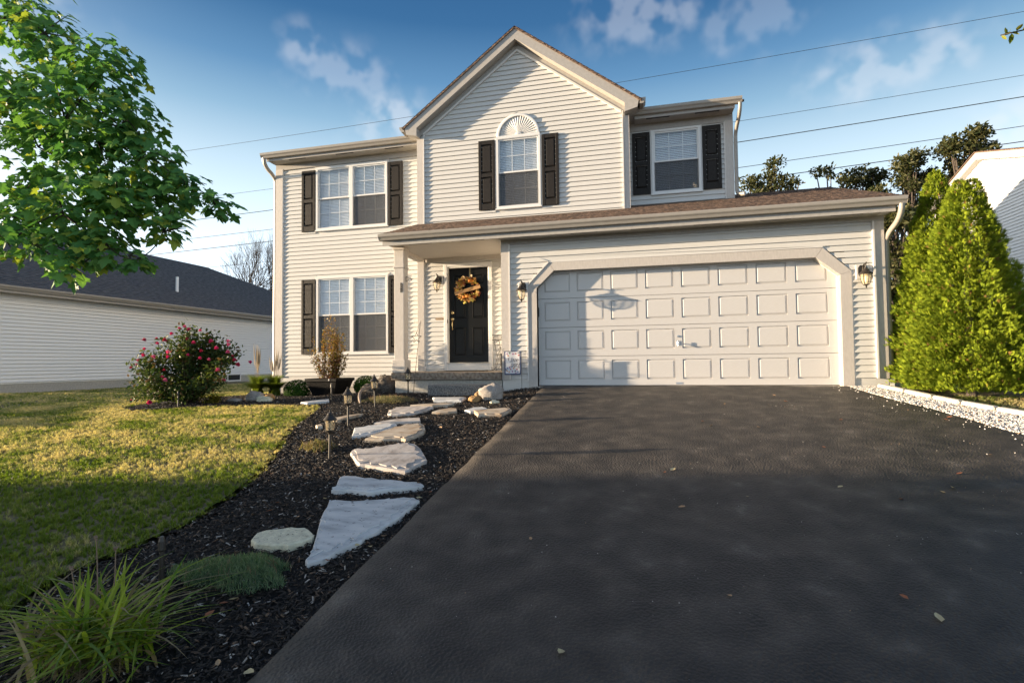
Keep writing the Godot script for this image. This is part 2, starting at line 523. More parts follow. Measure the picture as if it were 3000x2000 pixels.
func asphalt_material() -> StandardMaterial3D:
	var m := mat("sealed_asphalt", Color(0.03, 0.03, 0.031), 0.62, {"stops": [[0.18, lin(0.026, 0.023, 0.021)], [0.4, lin(0.044, 0.038, 0.033)], [0.55, lin(0.060, 0.051, 0.043)], [0.68, lin(0.076, 0.064, 0.053)], [0.8, lin(0.10, 0.086, 0.073)], [0.92, lin(0.16, 0.14, 0.12)]], "scale": 0.26, "freq": 0.010, "oct": 8, "size": 1024, "spec": 0.5})
	m.heightmap_enabled = true
	m.heightmap_texture = noise_tex(0.16, 4, [], 77, 1024)
	m.heightmap_scale = 1.1
	m.detail_enabled = true
	m.detail_blend_mode = BaseMaterial3D.BLEND_MODE_MUL
	m.detail_uv_layer = BaseMaterial3D.DETAIL_UV_1
	m.detail_albedo = noise_tex(0.4, 3, [[0.15, Color(0.62, 0.62, 0.62)], [0.5, Color(0.9, 0.9, 0.9)], [0.8, Color(1, 1, 1)]], 31, 1024)
	return m

func terrain() -> void:
	var xs := [-400.0, -200.0, -100.0, -60.0, -40.0, -30.0, -24.0, -20.0]
	var a := -18.0
	while a < 12.0:
		xs.append(a)
		a += 0.3
	xs += [12.0, 14.0, 17.0, 22.0, 30.0, 45.0, 70.0, 120.0, 220.0, 400.0]
	var zs := [-600.0, -300.0, -150.0, -80.0, -45.0, -30.0, -20.0, -14.0, -9.0, -5.0, -3.0]
	a = -1.8
	while a < 14.0:
		zs.append(a)
		a += 0.25
	zs += [14.5, 16.0, 20.0, 26.0, 36.0, 60.0, 120.0, 300.0]
	var b := MB.new()
	for z in zs:
		for x in xs:
			var y := ground_y(x, z)
			b.v.append(V(x, y - 0.01, z))
			var e := 0.05
			b.n.append(V(ground_y(x - e, z) - ground_y(x + e, z), 2 * e, ground_y(x, z - e) - ground_y(x, z + e)).normalized())
			b.c.append(Color.WHITE)
			b.u.append(Vector2(x, z))
	var w := xs.size()
	for j in zs.size() - 1:
		for k in w - 1:
			var p := j * w + k
			b.i.append_array([p, p + 1, p + w + 1, p, p + w + 1, p + w])
	struct(b, M.soil, "ground")

func driveway() -> void:
	var b := MB.new()
	var nz := FastNoiseLite.new()
	nz.frequency = 0.55
	nz.seed = 3
	var cols := 44
	var zs := []
	var z := 0.2
	while z < 14.0:
		zs.append(z)
		z += 0.09
	for zz in zs:
		var l := 0.075 + 0.018 * nz.get_noise_2d(zz * 4.0, 40.0)
		var r := drive_right(zz) + 0.03 * nz.get_noise_2d(zz * 4.0, 80.0)
		for k in cols + 3:
			var t: float = clamp((k - 1.0) / cols, 0.0, 1.0)
			var x: float = lerp(l, r, t)
			var y := drive_y(zz) + 0.010 * nz.get_noise_2d(x * 1.5, zz * 1.5)
			if k == 0: y -= 0.09; x -= 0.012
			if k == cols + 2: y -= 0.09; x += 0.012
			b.v.append(V(x, y, zz))
			b.c.append(Color.WHITE)
			b.u.append(Vector2(x, zz))
	var w := cols + 3
	for j in zs.size():
		for k in w:
			var p := j * w + k
			var dx: Vector3 = b.v[min(p + 1, j * w + w - 1)] - b.v[max(p - 1, j * w)]
			var dz: Vector3 = b.v[min(j + 1, zs.size() - 1) * w + k] - b.v[max(j - 1, 0) * w + k]
			b.n.append(dz.cross(dx).normalized())
	for j in zs.size() - 1:
		for k in w - 1:
			var p := j * w + k
			b.i.append_array([p, p + 1, p + w + 1, p, p + w + 1, p + w])
	struct(b, M.asphalt, "driveway")
	struct(MB.new().box(V(-0.19, -0.2, -0.06), V(5.07, -0.006, 0.22)), M.apron, "garage_sill")

# ---------------------------------------------------------------- house
func lap_row(b: MB, x0b: float, x0t: float, x1b: float, x1t: float, y: float, z: float, h := LAP, f := 0.021, gap := 0.012) -> void:
	# one course: the face leans out to its lower edge, which stands over a narrow open joint
	var yb := y + gap
	var a := V(x0b, yb, z + f)
	var c := V(x1b, yb, z + f)
	var d := V(x1t, y + h, z + 0.001)
	var e := V(x0t, y + h, z + 0.001)
	b.quad(a, c, d, e)
	b.quad(V(x0b, yb + 0.003, z), V(x1b, yb + 0.003, z), c, a)
	b.tri(V(x0b, yb, z), a, e)
	b.tri(V(x1b, yb, z), d, c)

func lap_wall(parent: Node, x0: float, x1: float, y0: float, y1: float, z: float, holes: Array, m: Material, shape = null, cut = null, lap := LAP) -> void:
	# rows of lap siding as boards of their own; holes are Rect2 in x,y; shape(y) gives the wall's two ends at that height; cut(y) a hole's two sides
	var y := y0
	while y < y1 - 0.02:
		var h: float = min(lap, y1 - y)
		var lb := Vector2(x0, x1)
		var lt := lb
		if shape != null:
			lb = shape.call(y)
			lt = shape.call(y + h)
			if lb.y - lb.x < 0.02: break
			if lt.y < lt.x: lt = Vector2((lt.x + lt.y) / 2, (lt.x + lt.y) / 2)
		var gaps := []
		for r in holes:
			var o: float = min(r.end.y, y + h) - max(r.position.y, y)
			if o > 0.25 * h: gaps.append([r.position.x, r.position.x, r.end.x, r.end.x])
		if cut != null:
			var g0: Vector2 = cut.call(y)
			var g1: Vector2 = cut.call(y + h)
			if g0.y > g0.x or g1.y > g1.x: gaps.append([g0.x, g1.x, g0.y, g1.y])
		gaps.sort_custom(func(p, q): return p[0] < q[0])
		var from := [lb.x, lt.x]
		for g in gaps + [[lb.y, lt.y, lb.y, lt.y]]:
			if g[0] - from[0] > 0.015 or g[1] - from[1] > 0.015:
				var b := MB.new()
				lap_row(b, from[0], from[1], max(g[0], from[0]), max(g[1], from[1]), y, z, h)
				part(b, m, "lap_board", parent)
			from = [max(from[0], g[2]), max(from[1], g[3])]
		y += h

func backing(x0: float, x1: float, y0: float, y1: float, z: float, holes: Array, thick := 0.12) -> MB:
	var b := MB.new()
	var ys := [y0, y1]
	for r in holes:
		ys.append(clamp(r.position.y, y0, y1))
		ys.append(clamp(r.end.y, y0, y1))
	ys.sort()
	for k in ys.size() - 1:
		if ys[k + 1] - ys[k] < 0.001: continue
		var ym: float = (ys[k] + ys[k + 1]) / 2
		var spans := []
		for r in holes:
			if r.position.y < ym and r.end.y > ym: spans.append([r.position.x, r.end.x])
		spans.sort_custom(func(p, q): return p[0] < q[0])
		var from := x0
		for s in spans + [[x1, x1]]:
			if s[0] > from + 0.001: b.box(V(from, ys[k], z - thick), V(s[0], ys[k + 1], z))
			from = max(from, s[1])
	return b

func window(parent: Node, x0: float, x1: float, y0: float, y1: float, z: float, units: int, rows: int, screens: Array, label := "") -> void:
	# double-hung window: frame, sill, sashes with their panes and muntins, insect screens, blind
	var f := 0.045
	var zf := z + 0.045
	var w := Node3D.new()
	w.name = "window"
	parent.add_child(w, true)
	if label: w.set_meta("label", label)
	var fr := MB.new()
	fr.box(V(x0, y1 - f, z - 0.06), V(x1, y1, zf)); fr.box(V(x0, y0, z - 0.06), V(x1, y0 + f, zf))
	fr.box(V(x0, y0 + f, z - 0.06), V(x0 + f, y1 - f, zf)); fr.box(V(x1 - f, y0 + f, z - 0.06), V(x1, y1 - f, zf))
	part(fr, M.window, "frame", w)
	part(MB.new().box(V(x0 - 0.018, y0 - 0.028, z - 0.01), V(x1 + 0.018, y0 - 0.002, zf + 0.014)), M.window, "sill", w)
	var mull := 0.085
	var uw := (x1 - x0 - 2 * f - (units - 1) * mull) / units
	for k in units - 1:
		var mx := x0 + f + (k + 1) * uw + k * mull
		part(MB.new().box(V(mx, y0 + f, z - 0.055), V(mx + mull, y1 - f, zf - 0.003)), M.window, "mullion", w)
	for k in units:
		var a := x0 + f + k * (uw + mull)
		var e := a + uw
		var ym := (y0 + y1) / 2
		for up in [true, false]:
			var lo: float = ym - 0.012 if up else y0 + f
			var hi: float = y1 - f if up else ym + 0.022
			var zs: float = z + 0.022 if up else z - 0.008
			var s := 0.028
			var sb := MB.new()
			sb.box(V(a, lo, zs - 0.025), V(e, lo + (0.034 if up else s), zs)); sb.box(V(a, hi - (s if up else 0.034), zs - 0.025), V(e, hi, zs))
			sb.box(V(a, lo + 0.03, zs - 0.024), V(a + s, hi - 0.03, zs - 0.001)); sb.box(V(e - s, lo + 0.03, zs - 0.024), V(e, hi - 0.03, zs - 0.001))
			part(sb, M.window, "sash", w)
			var g := MB.new()
			g.quad(V(a + s, lo + 0.03, zs - 0.010), V(e - s, lo + 0.03, zs - 0.010), V(e - s, hi - 0.03, zs - 0.010), V(a + s, hi - 0.03, zs - 0.010))
			g.quad(V(a + s, lo + 0.03, zs - 0.022), V(e - s, lo + 0.03, zs - 0.022), V(e - s, hi - 0.03, zs - 0.022), V(a + s, hi - 0.03, zs - 0.022))
			part(g, M.glass, "pane", w)
			var mu := MB.new()
			for q in range(1, 3):
				var mx := a + s + (uw - 2 * s) * q / 3.0
				mu.box(V(mx - 0.008, lo + 0.03, zs - 0.019), V(mx + 0.008, hi - 0.03, zs - 0.013))
			for q in range(1, rows):
				var my := lo + 0.03 + (hi - lo - 0.06) * q / float(rows)
				mu.box(V(a + s, my - 0.008, zs - 0.0185), V(e - s, my + 0.008, zs - 0.0135))
			part(mu, M.window, "muntins", w)
			if not up and screens[k]:
				part(MB.new().quad(V(a + 0.01, lo + 0.01, z + 0.016), V(e - 0.01, lo + 0.01, z + 0.016), V(e - 0.01, hi - 0.03, z + 0.016), V(a + 0.01, hi - 0.03, z + 0.016)), M.screen, "insect_screen", w)
		var bl := MB.new()
		var yb := y0 + f
		while yb < y1 - f - 0.02:
			bl.quad(V(a, yb, z - 0.062), V(e, yb, z - 0.062), V(e, yb + 0.034, z - 0.082), V(a, yb + 0.034, z - 0.082))
			yb += 0.036
		part(bl, M.blind, "blind", w)

func shutter(parent: Node, x0: float, x1: float, y0: float, y1: float, z: float) -> void:
	# two raised panels between stiles and rails; the left edge stands off the wall on a lip
	var z0 := z + 0.012
	var z1 := z + 0.048
	var s := 0.062
	var ym := (y0 + y1) / 2
	var b := MB.new()
	b.cbox(V(x0, y0, z0), V(x0 + s, y1, z1), 0.005); b.cbox(V(x1 - s, y0, z0), V(x1, y1, z1), 0.005)
	for r in [[y0, y0 + 0.13], [ym - 0.04, ym + 0.04], [y1 - 0.085, y1]]:
		b.box(V(x0 + s, r[0], z0), V(x1 - s, r[1], z1 - 0.003))
	b.box(V(x0 + s, y0 + 0.13, z0), V(x1 - s, y1 - 0.085, z0 + 0.006))
	var o := part(b, M.shutter, "shutter", parent)
	for r in [[y0 + 0.13, ym - 0.04], [ym + 0.04, y1 - 0.085]]:
		var p := MB.new()
		var a := V(x0 + s + 0.012, r[0] + 0.014, z0 + 0.006)
		var c := V(x1 - s - 0.012, r[1] - 0.014, z0 + 0.006)
		var t := 0.028
		var q := z1 - 0.006
		p.quad(V(a.x + t, a.y + t, q), V(c.x - t, a.y + t, q), V(c.x - t, c.y - t, q), V(a.x + t, c.y - t, q))
		p.quad(V(a.x, a.y, a.z), V(c.x, a.y, a.z), V(c.x - t, a.y + t, q), V(a.x + t, a.y + t, q))
		p.quad(V(c.x, a.y, a.z), V(c.x, c.y, a.z), V(c.x - t, c.y - t, q), V(c.x - t, a.y + t, q))
		p.quad(V(c.x, c.y, a.z), V(a.x, c.y, a.z), V(a.x + t, c.y - t, q), V(c.x - t, c.y - t, q))
		p.quad(V(a.x, c.y, a.z), V(a.x, a.y, a.z), V(a.x + t, a.y + t, q), V(a.x + t, c.y - t, q))
		part(p, M.shutter, "raised_panel", o)

func gutter(parent: Node, x0: float, x1: float, y: float, z: float) -> void:   # y: top, z: back
	var prof := [Vector2(0, 0), Vector2(0, -0.115), Vector2(0.07, -0.115), Vector2(0.088, -0.075), Vector2(0.112, -0.05), Vector2(0.118, -0.018), Vector2(0.118, 0.0), Vector2(0.108, 0.0), Vector2(0.105, -0.02)]
	var flat := []
	for p in prof: flat.append(Vector2(-p.x, p.y))   # prism runs along z; turned below so that it runs along x
	flat.reverse()
	var b := MB.new()
	var run := []
	for p in prof: run.append(p)
	run.append(Vector2(0.004, -0.02))
	for k in run.size():
		var a: Vector2 = run[k]
		var c: Vector2 = run[(k + 1) % run.size()]
		b.quad(V(x0, y + c.y, z + c.x), V(x1, y + c.y, z + c.x), V(x1, y + a.y, z + a.x), V(x0, y + a.y, z + a.x))
	for e in [x0, x1]:
		b.tri(V(e, y, z), V(e, y - 0.115, z), V(e, y - 0.115, z + 0.07))
		b.tri(V(e, y, z), V(e, y - 0.115, z + 0.07), V(e, y - 0.05, z + 0.112))
		b.tri(V(e, y, z), V(e, y - 0.05, z + 0.112), V(e, y, z + 0.118))
	part(b, M.gutter, "gutter", parent)

func downspout(parent: Node, p: Array, w := 0.034) -> void:
	var r := []
	for k in p.size(): r.append(w * 1.3)
	part(MB.new().tube(p, r, 4, true, PI / 4), M.gutter, "downspout", parent)

func bend(a: Vector3, b: Vector3, c: Vector3, n := 5) -> Array:
	var o := []
	for k in n + 1:
		var t := float(k) / n
		o.append(a.lerp(b, t).lerp(b.lerp(c, t), t))
	return o

func vents(parent: Node, x0: float, x1: float, y: float, z0: float, count: int) -> void:
	for k in count:
		var cx := x0 + (x1 - x0) * (k + 0.5) / count
		var v := part(MB.new().box(V(cx - 0.23, y - 0.003, z0), V(cx + 0.23, y + 0.004, z0 + 0.09)), M.dark, "soffit_vent", parent)
		var s := MB.new()
		for q in 3: s.box(V(cx - 0.23, y - 0.006, z0 + 0.012 + q * 0.03), V(cx + 0.23, y - 0.003, z0 + 0.018 + q * 0.03))
		part(s, M.bronze, "louvres", v)

func shingles(b: MB, a: Vector3, r: Vector3, up: Vector3, course := 0.14) -> void:
	# a: lower left corner, r: along the eave, up: up the slope; courses overlap, tabs uneven
	var n: int = max(1, int(up.length() / course))
	var nm := r.cross(up).normalized()
	if nm.y < 0: nm = -nm
	for k in n:
		var t0 := float(k) / n
		var t1: float = min(float(k + 1) / n + 0.02, 1.0)
		b.quad(a + up * t0 + nm * 0.012, a + r + up * t0 + nm * 0.012, a + r + up * t1 + nm * 0.002, a + up * t1 + nm * 0.002)
		b.quad(a + up * t0, a + r + up * t0, a + r + up * t0 + nm * 0.012, a + up * t0 + nm * 0.012)

func roof_slab(parent: Node, a: Vector3, r: Vector3, up: Vector3, m: Material, course := 0.14) -> MeshInstance3D:
	var b := MB.new()
	shingles(b, a, r, up, course)
	var nm := r.cross(up).normalized()
	if nm.y < 0: nm = -nm
	var d := nm * -0.035
	var e := nm * -0.001
	b.quad(a + d, a + up + d, a + r + up + d, a + r + d)
	b.quad(a + d, a + e, a + up + e, a + up + d)
	b.quad(a + r + d, a + r + up + d, a + r + up + e, a + r + e)
	b.quad(a + d, a + r + d, a + r + e, a + e)
	return part(b, m, "roof", parent)

func board(lo: Vector3, hi: Vector3, m: Material, called: String, parent: Node) -> MeshInstance3D:
	return part(MB.new().box(lo, hi), m, called, parent)

func blocks(parent: Node, x0: float, x1: float, top: float, rows: int, z: float, m: Material) -> void:
	var h := 0.2
	var o := board(V(x0, top - h * rows, z - 0.18), V(x1, top, z - 0.006), M.mortar, "foundation_wall", parent)
	for r in rows:
		var x := x0 - (0.2 if r % 2 else 0.0)
		while x < x1:
			var a: float = max(x + 0.004, x0)
			var c: float = min(x + 0.396, x1)
			if c - a > 0.03:
				var y := top - h * (r + 1)
				part(MB.new().cbox(V(a, y + 0.004, z - 0.05), V(c, y + h - 0.004, z + 0.001 * sin(x * 7.0)), 0.004), m, "block", o)
			x += 0.4

func house() -> void:
	var H := thing("two_storey_house", "cream sided two storey house with attached garage, front porch and dark shutters", "house")
	# --- windows of the front
	var uw := Rect2(-5.80, 3.68, 1.885, 1.525)
	var lw := Rect2(-5.785, 0.685, 1.88, 1.85)
	var gw := Rect2(-1.125, 3.70, 0.955, 1.525)
	var rw := Rect2(2.095, 3.895, 0.97, 1.34)
	# --- left wing wall
	var wl := part(backing(-6.93, -2.9, -0.1, 5.42, Z_WING, [uw, lw]), M.siding, "wall", H)
	lap_wall(wl, -6.735, -2.93, 0.149, 5.25, Z_WING, [uw.grow(0.03), lw.grow(0.03)], M.siding)
	board(V(-6.934, 0.135, Z_WING), V(-6.735, 5.27, Z_WING + 0.035), M.trim, "corner_board", H)
	board(V(-6.737, 0.14, Z_WING), V(-6.716, 5.25, Z_WING + 0.030), M.channel, "corner_channel", H)
	board(V(-6.934, 5.25, Z_WING), V(-2.93, 5.40, Z_WING + 0.028), M.fascia, "frieze_board", H)
	for q in [uw, lw]:
		board(V(q.position.x - 0.03, q.position.y - 0.03, Z_WING), V(q.position.x - 0.001, q.end.y + 0.03, Z_WING + 0.022), M.channel, "window_channel", H)
		board(V(q.end.x + 0.001, q.position.y - 0.03, Z_WING), V(q.end.x + 0.03, q.end.y + 0.03, Z_WING + 0.022), M.channel, "window_channel", H)
		board(V(q.position.x, q.end.y + 0.001, Z_WING), V(q.end.x, q.end.y + 0.03, Z_WING + 0.0215), M.channel, "window_channel", H)
	window(H, uw.position.x, uw.end.x, uw.position.y, uw.end.y, Z_WING, 2, 2, [false, true], "double upstairs window with white grids and blinds")
	window(H, lw.position.x, lw.end.x, lw.position.y, lw.end.y, Z_WING, 2, 3, [true, true], "double ground floor window with dark lower screens")
	shutter(H, -6.195, -5.825, 3.665, 5.165, Z_WING)
	shutter(H, -3.895, -3.525, 3.665, 5.165, Z_WING)
	shutter(H, -6.195, -5.815, 0.687, 2.485, Z_WING)
	shutter(H, -3.885, -3.505, 0.687, 2.485, Z_WING)
	blocks(H, -6.9, -2.9, 0.149, 3, Z_WING - 0.02, M.block)
	# --- right wing wall
	var wr := part(backing(1.6, 3.689, 3.2, 5.42, Z_WING, [rw]), M.siding, "wall", H)
	lap_wall(wr, 1.65, 3.535, 3.58, 5.25, Z_WING, [rw.grow(0.03)], M.siding)
	board(V(3.535, 3.3, Z_WING), V(3.689, 5.27, Z_WING + 0.035), M.trim, "corner_board", H)
	board(V(3.515, 3.4, Z_WING), V(3.537, 5.25, Z_WING + 0.030), M.channel, "corner_channel", H)
	board(V(1.65, 5.25, Z_WING), V(3.689, 5.42, Z_WING + 0.028), M.fascia, "frieze_board", H)
	board(V(rw.position.x - 0.03, rw.position.y - 0.03, Z_WING), V(rw.position.x - 0.001, 5.25, Z_WING + 0.022), M.channel, "window_channel", H)
	board(V(rw.end.x + 0.001, rw.position.y - 0.03, Z_WING), V(rw.end.x + 0.03, 5.25, Z_WING + 0.022), M.channel, "window_channel", H)
	window(H, rw.position.x, rw.end.x, rw.position.y, rw.end.y, Z_WING, 1, 2, [true], "shaded upstairs window above the garage roof")
	shutter(H, 1.702, 2.06, 3.90, 5.205, Z_WING)
	shutter(H, 3.10, 3.455, 3.90, 5.205, Z_WING)
	# --- gable wall, above the porch roof
	var half := func(y: float) -> Vector2:
		var t: float = max(0.0, (7.06 - y) / 0.738)
		return Vector2(max(-0.648 - t, -2.79), min(-0.648 + t, 1.535))
	var gb := MB.new()
	gb.prism([Vector2(-2.94, 2.72), Vector2(gw.position.x, 2.72), Vector2(gw.position.x, 7.0), Vector2(-2.94, 5.42)], Z_GABLE - 0.12, Z_GABLE)
	gb.prism([Vector2(gw.end.x, 2.72), Vector2(1.65, 2.72), Vector2(1.65, 5.42), Vector2(gw.end.x, 7.0)], Z_GABLE - 0.12, Z_GABLE)
	gb.prism([Vector2(gw.position.x, gw.end.y), Vector2(gw.end.x, gw.end.y), Vector2(gw.end.x, 7.0), Vector2(-0.648, 7.25), Vector2(gw.position.x, 7.0)], Z_GABLE - 0.12, Z_GABLE)
	gb.prism([Vector2(gw.position.x, 2.72), Vector2(gw.end.x, 2.72), Vector2(gw.end.x, gw.position.y), Vector2(gw.position.x, gw.position.y)], Z_GABLE - 0.12, Z_GABLE)
	var wg := part(gb, M.siding, "wall", H)
	var arch := func(y: float) -> Vector2:
		var q := y - 5.225
		if q < 0 or q >= 0.475: return Vector2(0, 0) if q < 0 else Vector2(-0.648, -0.648)
		var r := sqrt(0.475 * 0.475 - q * q)
		return Vector2(-0.648 - r, -0.648 + r)
	lap_wall(wg, -2.79, 1.535, 3.42, 7.06, Z_GABLE, [Rect2(gw.position.x - 0.03, gw.position.y - 0.03, gw.size.x + 0.06, gw.size.y + 0.05)], M.siding, half, arch)
	board(V(-2.944, 3.35, Z_GABLE), V(-2.792, 5.40, Z_GABLE + 0.035), M.trim, "corner_board", H)
	board(V(-2.794, 3.4, Z_GABLE), V(-2.772, 5.49, Z_GABLE + 0.042), M.channel, "corner_channel", H)
	board(V(1.537, 3.35, Z_GABLE), V(1.654, 5.40, Z_GABLE + 0.020), M.trim, "corner_board", H)
	board(V(1.512, 3.4, Z_GABLE), V(1.535, 5.49, Z_GABLE + 0.042), M.channel, "corner_channel", H)
	# side walls of the gable bay
	board(V(-2.94, 2.72, Z_WING), V(-2.84, 5.42, Z_GABLE - 0.12), M.siding, "bay_side", H)
	board(V(1.55, 2.72, Z_WING), V(1.65, 5.42, Z_GABLE - 0.12), M.siding, "bay_side", H)
	for q in [gw.position.x - 0.03, gw.end.x + 0.001]:
		board(V(q, gw.position.y - 0.03, Z_GABLE), V(q + 0.029, gw.end.y, Z_GABLE + 0.022), M.channel, "window_channel", H)
	window(H, gw.position.x, gw.end.x, gw.position.y, gw.end.y, Z_GABLE, 1, 2, [true], "single upstairs window under the sunburst arch")
	shutter(H, -1.52, -1.155, 3.69, 5.193, Z_GABLE)
	shutter(H, -0.14, 0.215, 3.69, 5.193, Z_GABLE)
	sunburst(H)
	rakes(H)
	# --- eaves of the wings
	for s in [[-7.05, -2.95, -6.95], [1.66, 3.80, 1.66]]:
		board(V(s[0] + 0.1, 5.37, -1.32), V(s[1] - (0.0 if s[1] < 0 else 0.12), 5.53, -1.30), M.fascia, "fascia", H)
		board(V(s[0] + 0.1, 5.395, -1.64), V(s[1] - (0.0 if s[1] < 0 else 0.12), 5.41, -1.322), M.fascia, "soffit", H)
		gutter(H, s[0], s[1], 5.545, -1.30)
	vents(H, -6.8, -3.0, 5.395, -1.42, 3)
	vents(H, 1.75, 3.65, 5.395, -1.42, 2)
	downspout(H, bend(V(-6.98, 5.44, -1.24), V(-6.98, 5.24, -1.24), V(-6.975, 5.16, -1.50)) + bend(V(-6.975, 5.10, -1.60), V(-6.975, 5.04, -1.66), V(-6.975, 4.95, -1.67)) + [V(-6.985, 0.2, -1.67), V(-6.985, 0.1, -1.67)])
	board(V(-7.03, -0.25, -1.71), V(-6.95, 0.10, -1.64), M.pvc, "drain_pipe", H)
	downspout(H, bend(V(3.765, 5.44, -1.24), V(3.765, 5.25, -1.24), V(3.745, 5.12, -1.48)) + bend(V(3.74, 5.06, -1.56), V(3.735, 5.0, -1.63), V(3.735, 4.9, -1.64)) + [V(3.735, 3.95, -1.64)] + bend(V(3.735, 3.86, -1.64), V(3.735, 3.73, -1.63), V(3.86, 3.72, -1.5)))
	# --- main roof and hidden walls, so that the rooms behind the windows are dark
	roof_slab(H, V(-7.1, 5.50, -1.28), V(10.95, 0, 0), V(0, 1.93, -4.72), M.roof)
	roof_slab(H, V(-7.1, 5.50, -10.72), V(10.95, 0, 0), V(0, 1.93, 4.72), M.roof)
	for x in [[-6.934, -6.81], [3.565, 3.689]]:
		var gbl := MB.new()
		gbl.prism([Vector2(0, -0.3), Vector2(8.75, -0.3), Vector2(8.75, 5.45), Vector2(4.38, 7.3), Vector2(0, 5.45)], 0, x[1] - x[0])
		gbl.moved(Transform3D(Basis(V(0, 0, -1), V(0, 1, 0), V(1, 0, 0)), V(x[0], 0, Z_WING - 0.13)))
		part(gbl, M.siding, "side_wall", H)
	board(V(-6.8, -0.3, -10.4), V(3.56, 5.45, -10.28), M.siding, "back_wall", H)
	board(V(-6.8, -0.1, -10.27), V(3.56, 0.0, Z_WING - 0.13), M.dark, "floor", H)
	board(V(-6.8, 2.74, -10.27), V(3.56, 2.95, Z_WING - 0.13), M.dark, "floor", H)
	porch(H)
	garage(H)

func sunburst(H: Node) -> void:
	var o := Node3D.new()
	o.name = "sunburst_louvre"
	H.add_child(o, true)
	var c := Vector2(-0.648, 5.235)
	var R := 0.47
	var ring := MB.new()
	var n := 28
	for k in n:
		var a := PI * k / n
		var b := PI * (k + 1) / n
		var pr := [[R, 0.0], [R, 0.035], [R - 0.02, 0.048], [R - 0.055, 0.048], [R - 0.06, 0.02]]
		for q in pr.size() - 1:
			var r0: float = pr[q][0]
			var r1: float = pr[q + 1][0]
			ring.quad(V(c.x + r0 * cos(a), c.y + r0 * sin(a), Z_GABLE + pr[q][1]), V(c.x + r0 * cos(b), c.y + r0 * sin(b), Z_GABLE + pr[q][1]),
				V(c.x + r1 * cos(b), c.y + r1 * sin(b), Z_GABLE + pr[q + 1][1]), V(c.x + r1 * cos(a), c.y + r1 * sin(a), Z_GABLE + pr[q + 1][1]))
	part(ring, M.window, "arch_frame", o)
	var plate := MB.new()
	for k in n:
		var a := PI * k / n
		var b := PI * (k + 1) / n
		plate.tri(V(c.x, c.y, Z_GABLE + 0.006), V(c.x + R * cos(a), c.y + R * sin(a), Z_GABLE + 0.006), V(c.x + R * cos(b), c.y + R * sin(b), Z_GABLE + 0.006))
	part(plate, M.window, "back_plate", o)
	part(MB.new().box(V(c.x - R, c.y - 0.045, Z_GABLE), V(c.x + R, c.y + 0.012, Z_GABLE + 0.05)), M.window, "base_rail", o)
	for k in 21:   # rays: sawtooth blades
		var a := PI * (k + 0.15) / 21.0
		var b := PI * (k + 1.0) / 21.0
		var r := MB.new()
		var r0 := 0.07
		var r1 := R - 0.06
		var p := func(rr: float, w: float, h: float) -> Vector3: return V(c.x + rr * cos(w), c.y + 0.012 + rr * sin(w), Z_GABLE + h)
		var m := lerpf(a, b, 0.25)
		r.quad(p.call(r0, a, 0.008), p.call(r1, a, 0.008), p.call(r1, m, 0.034), p.call(r0, m, 0.02))
		r.quad(p.call(r0, m, 0.02), p.call(r1, m, 0.034), p.call(r1, b, 0.008), p.call(r0, b, 0.008))
		part(r, M.window, "ray", o)
	var hub := MB.new()
	for k in 12:
		var a := PI * k / 12
		var b := PI * (k + 1) / 12
		hub.tri(V(c.x, c.y, Z_GABLE + 0.05), V(c.x + 0.07 * cos(a), c.y + 0.012 + 0.07 * sin(a), Z_GABLE + 0.035), V(c.x + 0.07 * cos(b), c.y + 0.012 + 0.07 * sin(b), Z_GABLE + 0.035))
	part(hub, M.window, "hub", o)

